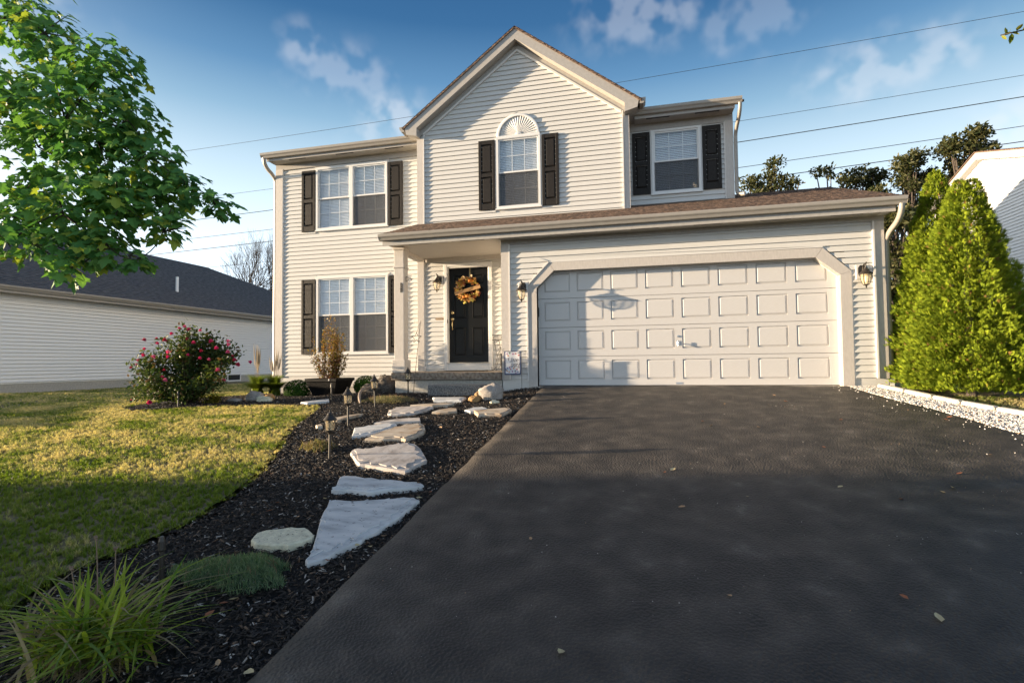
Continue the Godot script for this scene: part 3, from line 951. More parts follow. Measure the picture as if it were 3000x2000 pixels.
func rakes(H: Node) -> void:
	var zf := -0.93
	var s := 0.738
	for d in [-1.0, 1.0]:
		var ex := 2.50
		var P := func(dx: float, y: float) -> Vector2: return Vector2(-0.648 + d * dx, y)
		# fascia with a boxed foot
		var p := [P.call(0.0, 7.44), P.call(0.0, 7.21), P.call(2.225, 7.21 - s * 2.225), P.call(2.225, 5.39), P.call(2.47, 5.45), P.call(ex, 5.595)]
		if d > 0: p.reverse()
		part(MB.new().prism(p, zf - 0.02, zf), M.fascia, "rake_board", H)
		# soffit under the rake, box under its foot
		var a := V(-0.648, 7.215, 0)
		var b := V(-0.648 + d * 2.30, 7.215 - s * 2.30, 0)
		var sf := MB.new()
		sf.hexa(order4(V(a.x, a.y, zf - 0.021), V(b.x, b.y, zf - 0.021), V(b.x, b.y, Z_GABLE - 0.02), V(a.x, a.y, Z_GABLE - 0.02), 0.012))
		part(sf, M.fascia, "rake_soffit", H)
		var bx := [P.call(2.225, 5.57), P.call(2.225, 5.40), P.call(2.47, 5.455), P.call(2.48, 5.58)]
		if d > 0: bx.reverse()
		part(MB.new().prism(bx, Z_WING - 0.1, zf - 0.021), M.fascia, "eave_box", H)
		# frieze under the soffit and the channel that ends the siding
		var f := [P.call(0.0, 7.21), P.call(0.0, 7.09), P.call(2.20, 7.09 - s * 2.20), P.call(2.296, 5.40), P.call(2.296, 5.52)]
		if d > 0: f.reverse()
		part(MB.new().prism(f, Z_GABLE, Z_GABLE + 0.03), M.fascia, "rake_frieze", H)
		var ch := [P.call(0.0, 7.10), P.call(0.0, 7.05), P.call(2.15, 7.05 - s * 2.15), P.call(2.15, 7.10 - s * 2.15)]
		if d > 0: ch.reverse()
		part(MB.new().prism(ch, Z_GABLE, Z_GABLE + 0.042), M.channel, "rake_channel", H)
		# roof plane, running back into the main roof
		var lo := V(-0.648 + d * 2.56, 7.475 - s * 2.56, -0.905)
		var top := V(-0.648, 7.475, -0.905)
		if d < 0: roof_slab(H, lo + V(0, 0, -5.0), V(0, 0, 5.0), top - lo, M.roof)
		else: roof_slab(H, lo, V(0, 0, -5.0), top - lo, M.roof)
		# gutter end at the foot of the rake
		var g := MB.new()
		var gp := [Vector2(-0.0, 0.03), Vector2(-0.118, 0.03), Vector2(-0.112, -0.02), Vector2(-0.07, -0.085), Vector2(0.0, -0.085)]
		var gq := []
		for q in gp: gq.append(Vector2(-0.648 + d * (2.515 - q.x), 5.60 + q.y))
		if d > 0: gq.reverse()
		part(g.prism(gq, -1.19, zf - 0.005), M.gutter, "gutter", H)

func order4(a: Vector3, b: Vector3, c: Vector3, d: Vector3, t: float) -> Array:
	var lo := [a, b, c, d]
	if (b - a).cross(c - a).y < 0: lo = [d, c, b, a]
	return lo + lo.map(func(p): return p + V(0, t, 0))

func porch(H: Node) -> void:
	# front wall in the porch, with the entrance
	var hole := Rect2(-2.27, 0.26, 0.95, 2.27)
	var w := part(backing(-2.9, -0.72, 0.0, 2.72, Z_GABLE, [hole]), M.siding, "wall", H)
	lap_wall(w, -2.795, -0.72, 0.30, 2.66, Z_GABLE, [Rect2(-2.345, 0.26, 1.10, 2.33)], M.siding)
	board(V(-2.944, 0.26, Z_GABLE), V(-2.795, 2.72, Z_GABLE + 0.035), M.trim, "corner_board", H)
	board(V(-2.797, 0.27, Z_GABLE), V(-2.775, 2.66, Z_GABLE + 0.030), M.channel, "corner_channel", H)
	board(V(-2.94, 0.0, Z_WING), V(-2.84, 2.72, Z_GABLE - 0.12), M.siding, "bay_side", H)
	board(V(-2.795, 2.64, Z_GABLE), V(-0.72, 2.72, Z_GABLE + 0.028), M.trim, "frieze_board", H)
	# casing, jambs, sill
	for q in [[-2.335, -2.262], [-1.328, -1.252]]:
		part(MB.new().cbox(V(q[0], 0.28, Z_GABLE), V(q[1], 2.585, Z_GABLE + 0.032), 0.006), M.window, "door_casing", H)
	part(MB.new().cbox(V(-2.261, 2.515, Z_GABLE), V(-1.329, 2.585, Z_GABLE + 0.03), 0.006), M.window, "door_casing", H)
	for q in [[-2.27, -2.245], [-1.345, -1.32]]:
		board(V(q[0], 0.27, Z_GABLE - 0.12), V(q[1], 2.515, Z_GABLE + 0.018), M.window, "door_jamb", H)
	board(V(-2.245, 2.49, Z_GABLE - 0.12), V(-1.345, 2.515, Z_GABLE + 0.018), M.window, "door_jamb", H)
	board(V(-2.33, 0.28, Z_GABLE - 0.12), V(-1.257, 0.425, Z_GABLE + 0.022), M.window, "kick_board", H)
	board(V(-2.28, 0.425, Z_GABLE - 0.12), V(-1.31, 0.445, Z_GABLE + 0.04), M.apron, "threshold", H)
	# the door: six panels in two columns
	var zd := Z_GABLE - 0.06
	var d := board(V(-2.244, 0.447, zd - 0.04), V(-1.346, 2.488, zd), M.door, "front_door", H)
	for c in [[-2.125, -1.875], [-1.715, -1.465]]:
		for r in [[0.60, 1.20], [1.40, 2.02], [2.14, 2.34]]:
			var p := MB.new()
			for k in [[0.0, 0.010, 0.012], [0.016, 0.0, 0.0]]:
				pass
			ring_frame(p, c[0], c[1], r[0], r[1], zd, 0.02, 0.014)
			p.cbox(V(c[0] + 0.035, r[0] + 0.035, zd), V(c[1] - 0.035, r[1] - 0.035, zd + 0.009), 0.006)
			part(p, M.door, "door_panel", d)
	var lk := MB.new()
	lk.lathe([Vector2(0.0, 0.0), Vector2(0.033, 0.0), Vector2(0.033, 0.012), Vector2(0.018, 0.022), Vector2(0.0, 0.024)], Vector3.ZERO, 14)
	lk.moved(Transform3D(Basis(Vector3.RIGHT, PI / 2), V(-2.165, 1.525, zd)))
	part(lk, M.brass, "deadbolt", d)
	var hs := MB.new()
	hs.lathe([Vector2(0.0, 0.0), Vector2(0.036, 0.0), Vector2(0.034, 0.010), Vector2(0.014, 0.02), Vector2(0.0, 0.03)], Vector3.ZERO, 14)
	hs.moved(Transform3D(Basis(Vector3.RIGHT, PI / 2), V(-2.165, 1.385, zd)))
	hs.tube(bend(V(-2.165, 1.35, zd + 0.012), V(-2.165, 1.26, zd + 0.085), V(-2.165, 1.155, zd + 0.012), 8), [0.009, 0.012, 0.013, 0.012, 0.011, 0.010, 0.009, 0.010, 0.014], 8)
	part(hs, M.brass, "door_handle", d)
	board(V(-2.262, 1.30, Z_GABLE + 0.018), V(-2.248, 1.37, Z_GABLE + 0.028), M.iron, "strike_plate", H)
	# slab, its blocks, ceiling, post
	part(MB.new().cbox(V(-2.92, 0.12, Z_GABLE + 0.001), V(-0.712, 0.262, 0.23), 0.012), M.slab, "porch_slab", H)
	blocks(H, -2.86, -0.715, 0.119, 2, 0.17, M.block)
	board(V(-2.93, 2.721, Z_GABLE + 0.001), V(-0.712, 2.735, 0.498), M.trim, "porch_ceiling", H)
	board(V(-2.93, 2.655, -1.08), V(-2.79, 2.7205, -0.03), M.trim, "porch_beam", H)
	var o := Node3D.new()
	o.name = "porch_post"
	H.add_child(o, true)
	part(MB.new().cbox(V(-2.87, 0.50, -0.02), V(-2.668, 2.66, 0.18), 0.006), M.trim, "shaft", o)
	part(MB.new().cbox(V(-2.905, 0.263, -0.055), V(-2.633, 0.51, 0.215), 0.008), M.trim, "base", o)
	part(MB.new().cbox(V(-2.885, 2.655, -0.035), V(-2.653, 2.7195, 0.195), 0.005), M.trim, "cap", o)
	part(MB.new().cbox(V(-2.886, 2.295, -0.036), V(-2.652, 2.335, 0.196), 0.012), M.trim, "band", o)

func ring_frame(b: MB, x0: float, x1: float, y0: float, y1: float, z: float, w: float, h: float) -> void:   # a bevelled raised moulding round a panel
	var L := [Vector3(0, 0, 0), Vector3(w * 0.4, 0, h), Vector3(w * 0.7, 0, h), Vector3(w, 0, 0)]
	for k in 3:
		var a: Vector3 = L[k]
		var c: Vector3 = L[k + 1]
		var p := [V(x0 + a.x, y0 + a.x, z + a.z), V(x1 - a.x, y0 + a.x, z + a.z), V(x1 - a.x, y1 - a.x, z + a.z), V(x0 + a.x, y1 - a.x, z + a.z)]
		var q := [V(x0 + c.x, y0 + c.x, z + c.z), V(x1 - c.x, y0 + c.x, z + c.z), V(x1 - c.x, y1 - c.x, z + c.z), V(x0 + c.x, y1 - c.x, z + c.z)]
		for e in 4:
			b.quad(p[e], p[(e + 1) % 4], q[(e + 1) % 4], q[e])

func garage(H: Node) -> void:
	var zt := Z_GARAGE + 0.02
	var w := part(backing(-0.705, 5.57, -0.2, 2.72, Z_GARAGE, [Rect2(-0.12, -0.2, 5.13, 2.38)]), M.siding, "wall", H)
	var cut := func(y: float) -> Vector2:
		if y < 1.84: return Vector2(-0.215, 5.105)
		if y < 2.245: return Vector2(-0.215 + (y - 1.84) / 0.405 * 0.40, 5.105 - (y - 1.84) / 0.405 * 0.41)
		return Vector2(0, 0) if y > 2.3 else Vector2(0.185, 4.695)
	lap_wall(w, -0.535, 5.415, 0.12, 2.62, Z_GARAGE, [], M.siding, null, cut)
	board(V(-0.707, 0.12, Z_GARAGE), V(-0.56, 2.64, Z_GARAGE + 0.035), M.trim, "corner_board", H)
	board(V(-0.562, 0.125, Z_GARAGE), V(-0.536, 2.62, Z_GARAGE + 0.042), M.channel, "corner_channel", H)
	board(V(5.43, 0.12, Z_GARAGE), V(5.57, 2.64, Z_GARAGE + 0.022), M.trim, "corner_board", H)
	board(V(5.40, 0.125, Z_GARAGE), V(5.428, 2.62, Z_GARAGE + 0.042), M.channel, "corner_channel", H)
	board(V(-0.705, 2.615, Z_GARAGE), V(5.57, 2.70, Z_GARAGE + 0.030), M.fascia, "frieze_board", H)
	board(V(-0.705, -0.3, -0.1), V(-0.2, 0.119, Z_GARAGE - 0.005), M.block, "foundation_wall", H)
	board(V(5.08, -0.3, -0.1), V(5.565, 0.119, Z_GARAGE - 0.005), M.block, "foundation_wall", H)
	board(V(5.45, -0.3, -6.0), V(5.57, 2.85, Z_GARAGE - 0.121), M.siding, "side_wall", H)
	board(V(-0.70, 0.12, -1.14), V(-0.60, 2.72, Z_GARAGE - 0.121), M.siding, "side_wall", H)
	board(V(3.69, -0.3, -6.12), V(5.57, 2.85, -6.0), M.siding, "back_wall", H)
	# trim of the opening
	var O := [Vector2(-0.205, -0.006), Vector2(-0.205, 1.84), Vector2(0.195, 2.245), Vector2(4.685, 2.24), Vector2(5.092, 1.84), Vector2(5.085, -0.006)]
	var I := [Vector2(-0.042, -0.006), Vector2(-0.042, 1.79), Vector2(0.277, 2.095), Vector2(4.58, 2.088), Vector2(4.928, 1.79), Vector2(4.925, -0.006)]
	for k in 5:
		var g: float = 0.002
		var e: Vector2 = (O[k + 1] - O[k]).normalized() * g
		part(MB.new().prism([O[k] + e, I[k] + e, I[k + 1] - e, O[k + 1] - e], 0.03, zt), M.trim, "opening_trim", H)
		# jamb lining behind the trim
		var nrm: Vector2 = (I[k + 1] - I[k]).orthogonal().normalized()
		var q := [I[k] + e, I[k] + e - nrm * 0.02, I[k + 1] - e - nrm * 0.02, I[k + 1] - e]
		var mid: Vector2 = (I[k] + I[k + 1]) / 2
		if (mid - nrm * 0.02 - Vector2(2.44, 1.0)).length() < (mid - Vector2(2.44, 1.0)).length():
			q = [I[k] + e, I[k] + e + nrm * 0.02, I[k + 1] - e + nrm * 0.02, I[k + 1] - e]
		var area := 0.0
		for a in 4: area += q[a].cross(q[(a + 1) % 4])
		if area < 0: q.reverse()
		part(MB.new().prism(q, 0.004, zt - 0.004), M.window, "jamb", H)
	for q in [[-0.2045, -0.19], [5.078, 5.092]]:
		board(V(q[0] - (0.024 if q[0] < 0 else -0.001), 0.10, Z_GARAGE), V(q[0] if q[0] < 0 else q[1] + 0.024, 1.84, Z_GARAGE + (0.034 if q[0] < 0 else 0.012)), M.channel, "trim_channel", H)
	var dg := [Vector2(-0.228, 1.842), Vector2(-0.206, 1.842), Vector2(0.19, 2.246), Vector2(0.178, 2.262)]
	part(MB.new().prism(dg, Z_GARAGE, Z_GARAGE + 0.034), M.channel, "trim_channel", H)
	board(V(0.19, 2.247, Z_GARAGE), V(4.69, 2.266, Z_GARAGE + 0.024), M.channel, "trim_channel", H)
	# the door: four sections of eight raised panels
	var D := Node3D.new()
	D.name = "garage_door"
	H.add_child(D, true)
	var pm := MB.new()
	var pw := 0.478
	var ph := 0.345
	var t := 0.034
	var zb := -0.020
	var zr := -0.001
	pm.quad(V(t, t, zr), V(pw - t, t, zr), V(pw - t, ph - t, zr), V(t, ph - t, zr))
	pm.quad(V(0, 0, zb), V(pw, 0, zb), V(pw - t, t, zr), V(t, t, zr))
	pm.quad(V(pw, 0, zb), V(pw, ph, zb), V(pw - t, ph - t, zr), V(pw - t, t, zr))
	pm.quad(V(pw, ph, zb), V(0, ph, zb), V(t, ph - t, zr), V(pw - t, ph - t, zr))
	pm.quad(V(0, ph, zb), V(0, 0, zb), V(t, t, zr), V(t, ph - t, zr))
	var panel := pm.mesh()
	for r in 4:
		var y0 := r * 0.5334 + 0.004 + (0.008 if r == 0 else 0.0)
		var y1 := (r + 1) * 0.5334 - 0.003
		var yb := r * 0.5334 + 0.118
		var x := 0.066
		var s := MB.new()
		s.box(V(-0.055, y0, -0.05), V(4.95, y1, zb))
		s.box(V(-0.055, y0, zb), V(4.95, yb, 0)); s.box(V(-0.055, yb + ph, zb), V(4.95, y1, 0))
		var from := -0.055
		for k in 8:
			var xx := x + k * 0.6065
			s.box(V(from, yb, zb), V(xx, yb + ph, 0))
			from = xx + pw
		s.box(V(from, yb, zb), V(4.95, yb + ph, 0))
		var so := part(s, M.gdoor, "door_section", D)
		for k in 8:
			part(panel, M.gdoor, "raised_panel", so).position = V(x + k * 0.6065, yb, 0)
	board(V(-0.055, -0.004, -0.045), V(4.95, 0.008, -0.012), M.mat_rubber, "bottom_seal", D)
	var hd := MB.new()
	hd.box(V(2.395, 0.70, 0), V(2.445, 0.78, 0.008)); hd.tube([V(2.42, 0.735, 0.008), V(2.42, 0.735, 0.045)], [0.009, 0.009]); hd.cbox(V(2.405, 0.685, 0.045), V(2.435, 0.775, 0.06), 0.005)
	part(hd, M.steel, "t_handle", D)
	var lk := MB.new()
	lk.lathe([Vector2(0, 0), Vector2(0.018, 0), Vector2(0.016, 0.012), Vector2(0.0, 0.014)], Vector3.ZERO, 12)
	lk.moved(Transform3D(Basis(Vector3.RIGHT, PI / 2), V(2.42, 0.86, 0)))
	part(lk, M.steel, "lock", D)
	board(V(2.37, 0.03, 0.0), V(2.47, 0.06, 0.006), M.steel, "latch_plate", D)
	board(V(-0.035, 1.27, 0.06), V(-0.020, 1.44, 0.085), M.iron, "keypad", D)
	# roof over garage and porch, its eave
	roof_slab(H, V(-2.96, 2.885, 0.56), V(8.71, 0, 0), V(0, 1.19, -3.31), M.roof)
	roof_slab(H, V(3.69, 2.885, -6.06), V(2.06, 0, 0), V(0, 1.19, 3.31), M.roof)
	var ge := MB.new()
	ge.prism([Vector2(-0.5, 2.70), Vector2(6.1, 2.70), Vector2(6.05, 2.86), Vector2(2.75, 4.03), Vector2(-0.5, 2.86)], 0, 0.1)
	ge.moved(Transform3D(Basis(V(0, 0, -1), V(0, 1, 0), V(1, 0, 0)), V(5.468, 0, 0)))
	part(ge, M.siding, "gable_end", H)
	var le := MB.new()
	le.prism([Vector2(-0.495, 2.737), Vector2(1.14, 2.737), Vector2(1.14, 3.42), Vector2(-0.495, 2.84)], 0, 0.03)
	le.moved(Transform3D(Basis(V(0, 0, -1), V(0, 1, 0), V(1, 0, 0)), V(-2.93, 0, 0)))
	part(le, M.fascia, "porch_gable_end", H)
	board(V(-2.94, 2.672, 0.50), V(5.60, 2.86, 0.52), M.fascia, "fascia", H)
	board(V(-0.71, 2.701, Z_GARAGE + 0.031), V(5.60, 2.716, 0.499), M.fascia, "soffit", H)
	gutter(H, -2.98, 5.72, 2.875, 0.521)
	vents(H, -2.75, 5.5, 2.700, 0.36, 8)
	downspout(H, bend(V(5.655, 2.77, 0.585), V(5.655, 2.60, 0.585), V(5.645, 2.50, 0.40)) + bend(V(5.64, 2.46, 0.30), V(5.635, 2.40, 0.16), V(5.61, 2.30, 0.12)) + [V(5.61, 0.12, 0.12)], 0.036)
	board(V(5.585, -0.1, 0.085), V(5.645, 0.118, 0.155), M.pvc, "drain_pipe", H)

# ---------------------------------------------------------------- neighbours
func left_neighbour() -> void:
	var N := thing("single_storey_house", "white sided single storey house with grey roof beyond the lawn", "house")
	var X := -14.9
	var b := backing(0, 20.0, 0.0, 2.62, 0, [])
	var t := Transform3D(Basis(V(0, 0, -1), V(0, 1, 0), V(1, 0, 0)), V(X, 0, -0.75))
	var w := part(b.moved(t), M.white_siding, "wall", N)
	var y := 0.03
	while y < 2.55:
		var r := MB.new()
		lap_row(r, 0, 0, 20.0, 20.0, y, 0, LAP, 0.036, 0.018)
		part(r.moved(t), M.white_siding, "lap_board", w)
		y += LAP
	part(MB.new().box(V(X - 0.15, -0.5, -20.3), V(X - 0.02, 0.03, -0.75)), M.block, "foundation_wall", N)
	var bw := board(V(X - 0.02, -0.24, -9.72), V(X + 0.04, 0.075, -8.95), M.window, "basement_window", N)
	board(V(X + 0.035, -0.19, -9.66), V(X + 0.043, 0.03, -9.01), M.dark, "pane", bw)
	part(MB.new().box(V(X - 12.2, -0.5, -20.4), V(X - 0.2, 2.6, -20.3)), M.white_siding, "back_wall", N)
	part(MB.new().box(V(X - 12.2, -0.5, -0.87), V(X - 0.13, 2.6, -0.75)), M.white_siding, "front_wall", N)
	part(MB.new().box(V(X - 12.3, -0.5, -20.3), V(X - 12.2, 2.6, -0.87)), M.white_siding, "far_wall", N)
	# hip roof
	var e := 0.42
	var x0 := X + e
	var x1 := X - 12.2 - e
	var z0 := -0.75 + e
	var z1 := -20.3 - e
	var xm := (x0 + x1) / 2
	var yr := 2.60 + (x0 - xm) * 0.485
	var ra := V(xm, yr, z0)
	var rb := V(xm, yr, z1 + (x0 - xm))
	var A := V(x0, 2.6, z0)
	var B := V(x0, 2.6, z1)
	var C := V(x1, 2.6, z1)
	var D := V(x1, 2.6, z0)
	var rf := MB.new()
	for f in [[A, B, rb, ra], [C, D, ra, rb], [B, C, rb, rb]]:
		var n := 46
		for k in n:   # courses
			var s := float(k) / n
			var q := float(k + 1) / n
			var nm: Vector3 = (f[1] - f[0]).cross(f[2] - f[0]).normalized()
			if nm.y < 0: nm = -nm
			var l0: Vector3 = f[0].lerp(f[3], s) + nm * 0.016
			var r0: Vector3 = f[1].lerp(f[2], s) + nm * 0.016
			var l1: Vector3 = f[0].lerp(f[3], q) + nm * 0.002
			var r1: Vector3 = f[1].lerp(f[2], q) + nm * 0.002
			rf.quad(l0, r0, r1, l1)
			rf.quad(l0 - nm * 0.014, r0 - nm * 0.014, r0, l0)
	part(rf, M.roof_grey, "roof", N)
	part(MB.new().prism([Vector2(x1 + 0.4, 2.55), Vector2(x0 - 0.4, 2.55), Vector2(xm, yr - 0.2)], -0.87, -0.75), M.white_siding, "front_gable", N)
	var so := MB.new()
	so.box(V(x1, 2.46, z1), V(x0 - 0.03, 2.475, z0))
	part(so, M.fascia, "soffit", N)
	part(MB.new().box(V(x0 - 0.02, 2.44, z1), V(x0, 2.60, z0)), M.fascia, "fascia", N)
	part(MB.new().box(V(x1, 2.44, z0 - 0.02), V(x0 - 0.02, 2.60, z0)), M.fascia, "fascia", N)
	part(MB.new().box(V(x1, 2.44, z1), V(x0 - 0.02, 2.60, z1 + 0.02)), M.fascia, "fascia", N)
	var g := MB.new()
	g.prism([Vector2(0, 0), Vector2(0, -0.115), Vector2(0.07, -0.115), Vector2(0.09, -0.07), Vector2(0.118, -0.04), Vector2(0.118, 0)], 0, z0 - z1)
	g.moved(Transform3D(Basis(), V(x0, 2.625, z1)))
	part(g, M.gutter, "gutter", N)
	part(MB.new().tube([V(-16.1, 3.1, -7.65), V(-16.1, 3.98, -7.65)], [0.055, 0.055], 10), M.pvc, "vent_pipe", N)

func right_neighbour() -> void:
	var N := thing("neighbouring_house", "pale two storey house whose gable wall rises behind the evergreens", "house")
	var X := 13.1
	var t := Transform3D(Basis(V(0, 0, 1), V(0, 1, 0), V(-1, 0, 0)), V(X, 0, -17.4))   # local x runs along +z
	var half := func(y: float) -> Vector2:
		var k: float = max(0.0, (7.10 - y) / 0.33)
		return Vector2(max(3.3, 6.35 - k), min(12.7, 6.35 + k))
	var b := MB.new()
	b.prism([Vector2(3.3, -0.3), Vector2(12.7, -0.3), Vector2(12.7, 5.0), Vector2(6.35, 7.1), Vector2(3.3, 6.09)], -0.15, 0)
	var w := part(b.moved(t), M.white_siding, "wall", N)
	var y := 0.2
	while y < 7.05:
		var r := MB.new()
		var a: Vector2 = half.call(y)
		var c: Vector2 = half.call(y + LAP)
		if c.y < c.x: c = Vector2((a.x + a.y) / 2, (a.x + a.y) / 2)
		lap_row(r, a.x, c.x, a.y, c.y, y, 0, LAP, 0.032, 0.016)
		part(r.moved(t), M.white_siding, "lap_board", w)
		y += LAP
	for d in [-1.0, 1.0]:
		var run := 6.6 if d > 0 else 3.3
		var p := [Vector2(6.35, 7.28), Vector2(6.35, 7.03), Vector2(6.35 + d * run, 7.03 - run * 0.33), Vector2(6.35 + d * run, 7.28 - run * 0.33)]
		if d > 0: p.reverse()
		p.reverse()
		part(MB.new().prism(p, 0.001, 0.22).moved(t), M.fascia, "rake_board", N)
		run += 0.1
		var lo := V(X - 0.26, 7.31 - run * 0.33, -11.05 + d * run)
		if d > 0: roof_slab(N, lo, V(9.5, 0, 0), V(0, run * 0.33, -run), M.roof)
		else: roof_slab(N, lo, V(9.5, 0, 0), V(0, run * 0.33, run), M.roof)
	part(MB.new().box(V(X + 0.15, -0.3, -4.85), V(X + 9, 5.0, -4.7)), M.white_siding, "front_wall", N)
	part(MB.new().box(V(X + 8.9, -0.3, -14.1), V(X + 9, 5.0, -4.85)), M.white_siding, "far_wall", N)
	part(MB.new().box(V(X + 0.15, -0.3, -14.1), V(X + 8.9, 6.05, -14.0)), M.white_siding, "back_wall", N)

func plain_house(called: String, label: String, lo: Vector3, hi: Vector3, ridge: float, along_x: bool) -> void:
	var N := thing(called, label, "house")
	part(MB.new().box(lo, hi), M.siding, "wall", N)
	if along_x:
		var zm := (lo.z + hi.z) / 2
		for d in [-1.0, 1.0]:
			var z: float = lo.z - 0.4 if d < 0 else hi.z + 0.4
			roof_slab(N, V(lo.x - 0.4, hi.y - 0.1, z), V(hi.x - lo.x + 0.8, 0, 0), V(0, ridge - hi.y + 0.1, zm - z), M.roof_grey, 0.3)
		for x in [lo.x, hi.x - 0.12]:
			var b := MB.new().prism([Vector2(0, hi.y - 0.01), Vector2(hi.z - lo.z, hi.y - 0.01), Vector2((hi.z - lo.z) / 2, ridge - 0.06)], 0, 0.12)
			part(b.moved(Transform3D(Basis(V(0, 0, -1), V(0, 1, 0), V(1, 0, 0)), V(x, 0, hi.z))), M.siding, "gable", N)
	else:
		var xm := (lo.x + hi.x) / 2
		for d in [-1.0, 1.0]:
			var x: float = lo.x - 0.4 if d < 0 else hi.x + 0.4
			roof_slab(N, V(x, hi.y - 0.1, lo.z - 0.4), V(0, 0, hi.z - lo.z + 0.8), V(xm - x, ridge - hi.y + 0.1, 0), M.roof_grey, 0.3)
		for z in [lo.z, hi.z - 0.12]:
			part(MB.new().prism([Vector2(lo.x, hi.y - 0.01), Vector2(hi.x, hi.y - 0.01), Vector2(xm, ridge - 0.06)], z, z + 0.12), M.siding, "gable", N)
	for k in 3:
		var q := 0.2 + 0.3 * k
		if along_x: part(MB.new().box(V(lerp(lo.x, hi.x, q) - 0.5, lo.y + 1.2, lo.z - 0.03), V(lerp(lo.x, hi.x, q) + 0.5, lo.y + 2.5, lo.z - 0.001)), M.dark, "window", N)
		else: part(MB.new().box(V(hi.x + 0.001, lo.y + 1.2, lerp(lo.z, hi.z, q) - 0.5), V(hi.x + 0.03, lo.y + 2.5, lerp(lo.z, hi.z, q) + 0.5)), M.dark, "window", N)

func out_of_frame() -> void:
	# what shades the foreground, and what the ground floor windows mirror
	plain_house("street_house", "low house farther along the street to the left, out of frame", V(-40, -1.8, 12.85), V(-32, 2.4, 34), 4.2, false)
	plain_house("house_across_street", "grey roofed house across the street, seen only in the window glass", V(-33, -1.8, 27), V(-17, 1.6, 35), 4.9, true)
	var h := thing("clipped_hedge", "low clipped hedge in the neighbour's front yard, out of frame", "hedge", V(-18.3, -0.3, 3.0))
	var where := []
	var tint := []
	for k in 5200:
		where.append(Transform3D(rand_basis() * rng.randf_range(0.10, 0.17), V(rng.randf_range(-0.45, 0.45), pow(rng.randf(), 0.7) * 1.25, rng.randf_range(-2.9, 2.9))))
		tint.append(Color(0.03, 0.06, 0.015))
	many(leaf_oval(), M.needle, "foliage", where, tint, h)
	part(MB.new().box(V(-0.3, 0.0, -2.7), V(0.3, 1.05, 2.7)), M.bark, "branch_core", h)

# ---------------------------------------------------------------- leaves and plants
func rand_basis() -> Basis:
	return Basis(V(rng.randfn(), rng.randfn(), rng.randfn()).normalized(), rng.randf() * TAU)

func rand_ball() -> Vector3:
	while true:
		var p := V(rng.randf_range(-1, 1), rng.randf_range(-1, 1), rng.randf_range(-1, 1))
		if p.length_squared() <= 1.0: return p
	return Vector3.ZERO

func leaf_oval() -> ArrayMesh:   # a pointed leaf of unit length, folded along its rib
	var b := MB.new()
	var L := [V(0, 0, 0), V(0.22, 0.05, 0.3), V(0.2, 0.04, 0.65), V(0, -0.04, 1.0)]
	for s in [-1.0, 1.0]:
		var q := L.map(func(p): return V(p.x * s, p.y, p.z))
		b.tri(q[0], q[1], V(0, 0, 0.5)); b.tri(q[1], q[2], V(0, 0, 0.5)); b.tri(q[2], q[3], V(0, 0, 0.5))
	return b.mesh()

func leaf_maple() -> ArrayMesh:   # five pointed lobes, unit width, stalk at the origin, tip along +z
	var b := MB.new()
	var o := [Vector2(0.0, 0.0), Vector2(0.22, -0.06), Vector2(0.30, 0.06), Vector2(0.20, 0.20), Vector2(0.52, 0.30), Vector2(0.44, 0.42), Vector2(0.56, 0.58), Vector2(0.26, 0.54), Vector2(0.22, 0.74), Vector2(0.0, 1.05)]
	var c := V(0, 0, 0.38)
	for s in [-1.0, 1.0]:
		for k in o.size() - 1:
			var p: Vector2 = o[k]
			var q: Vector2 = o[k + 1]
			var a := V(p.x * s, -0.22 * p.x - 0.08 * p.y * p.y, p.y)
			var e := V(q.x * s, -0.22 * q.x - 0.08 * q.y * q.y, q.y)
			b.tri(c, a, e)
	return b.mesh()

func spray_arbor() -> ArrayMesh:   # a flat fan of scale leaves, unit length
	var b := MB.new()
	for k in 9:
		var a := (k - 4) * 0.30
		var l := 1.0 - absf(k - 4) * 0.12
		var d := V(sin(a), 0.10 * cos(k * 2.1), cos(a))
		var s := V(cos(a), 0.15, -sin(a)) * 0.036
		var base := V(sin(a) * 0.1, 0, 0.1 + 0.08 * (4 - absf(k - 4)))
		b.tri(base - s, base + s, base + d * l * 0.75)
		b.tri(base + d * l * 0.25 - s * 0.2, base + d * l * 0.4 + s * 2.4, base + d * l * 0.55)
		b.tri(base + d * l * 0.25 + s * 0.2, base + d * l * 0.55, base + d * l * 0.4 - s * 2.4)
	return b.mesh()

func blade_mesh(w: float, curve: float, segs := 4) -> ArrayMesh:   # unit-high strap leaf arching towards +z
	var b := MB.new()
	var pts := []
	for k in segs + 1:
		var t := float(k) / segs
		pts.append(V(0, t - curve * 0.55 * t * t, curve * t * t))
	for k in segs:
		var w0 := w * (1.0 - pow(float(k) / segs, 2.2)) * (0.6 + 0.4 * minf(1.0, k * 0.8))
		var w1 := w * (1.0 - pow(float(k + 1) / segs, 2.2))
		if k == segs - 1: b.tri(pts[k] - V(w0, 0, 0), pts[k] + V(w0, 0, 0), pts[k + 1])
		else: b.quad(pts[k] - V(w0, 0, 0), pts[k] + V(w0, 0, 0), pts[k + 1] + V(w1, 0, 0), pts[k + 1] - V(w1, 0, 0))
	return b.mesh()

func mixc(a: Color, b: Color, t: float) -> Color:
	return a.lerp(b, clamp(t, 0.0, 1.0))

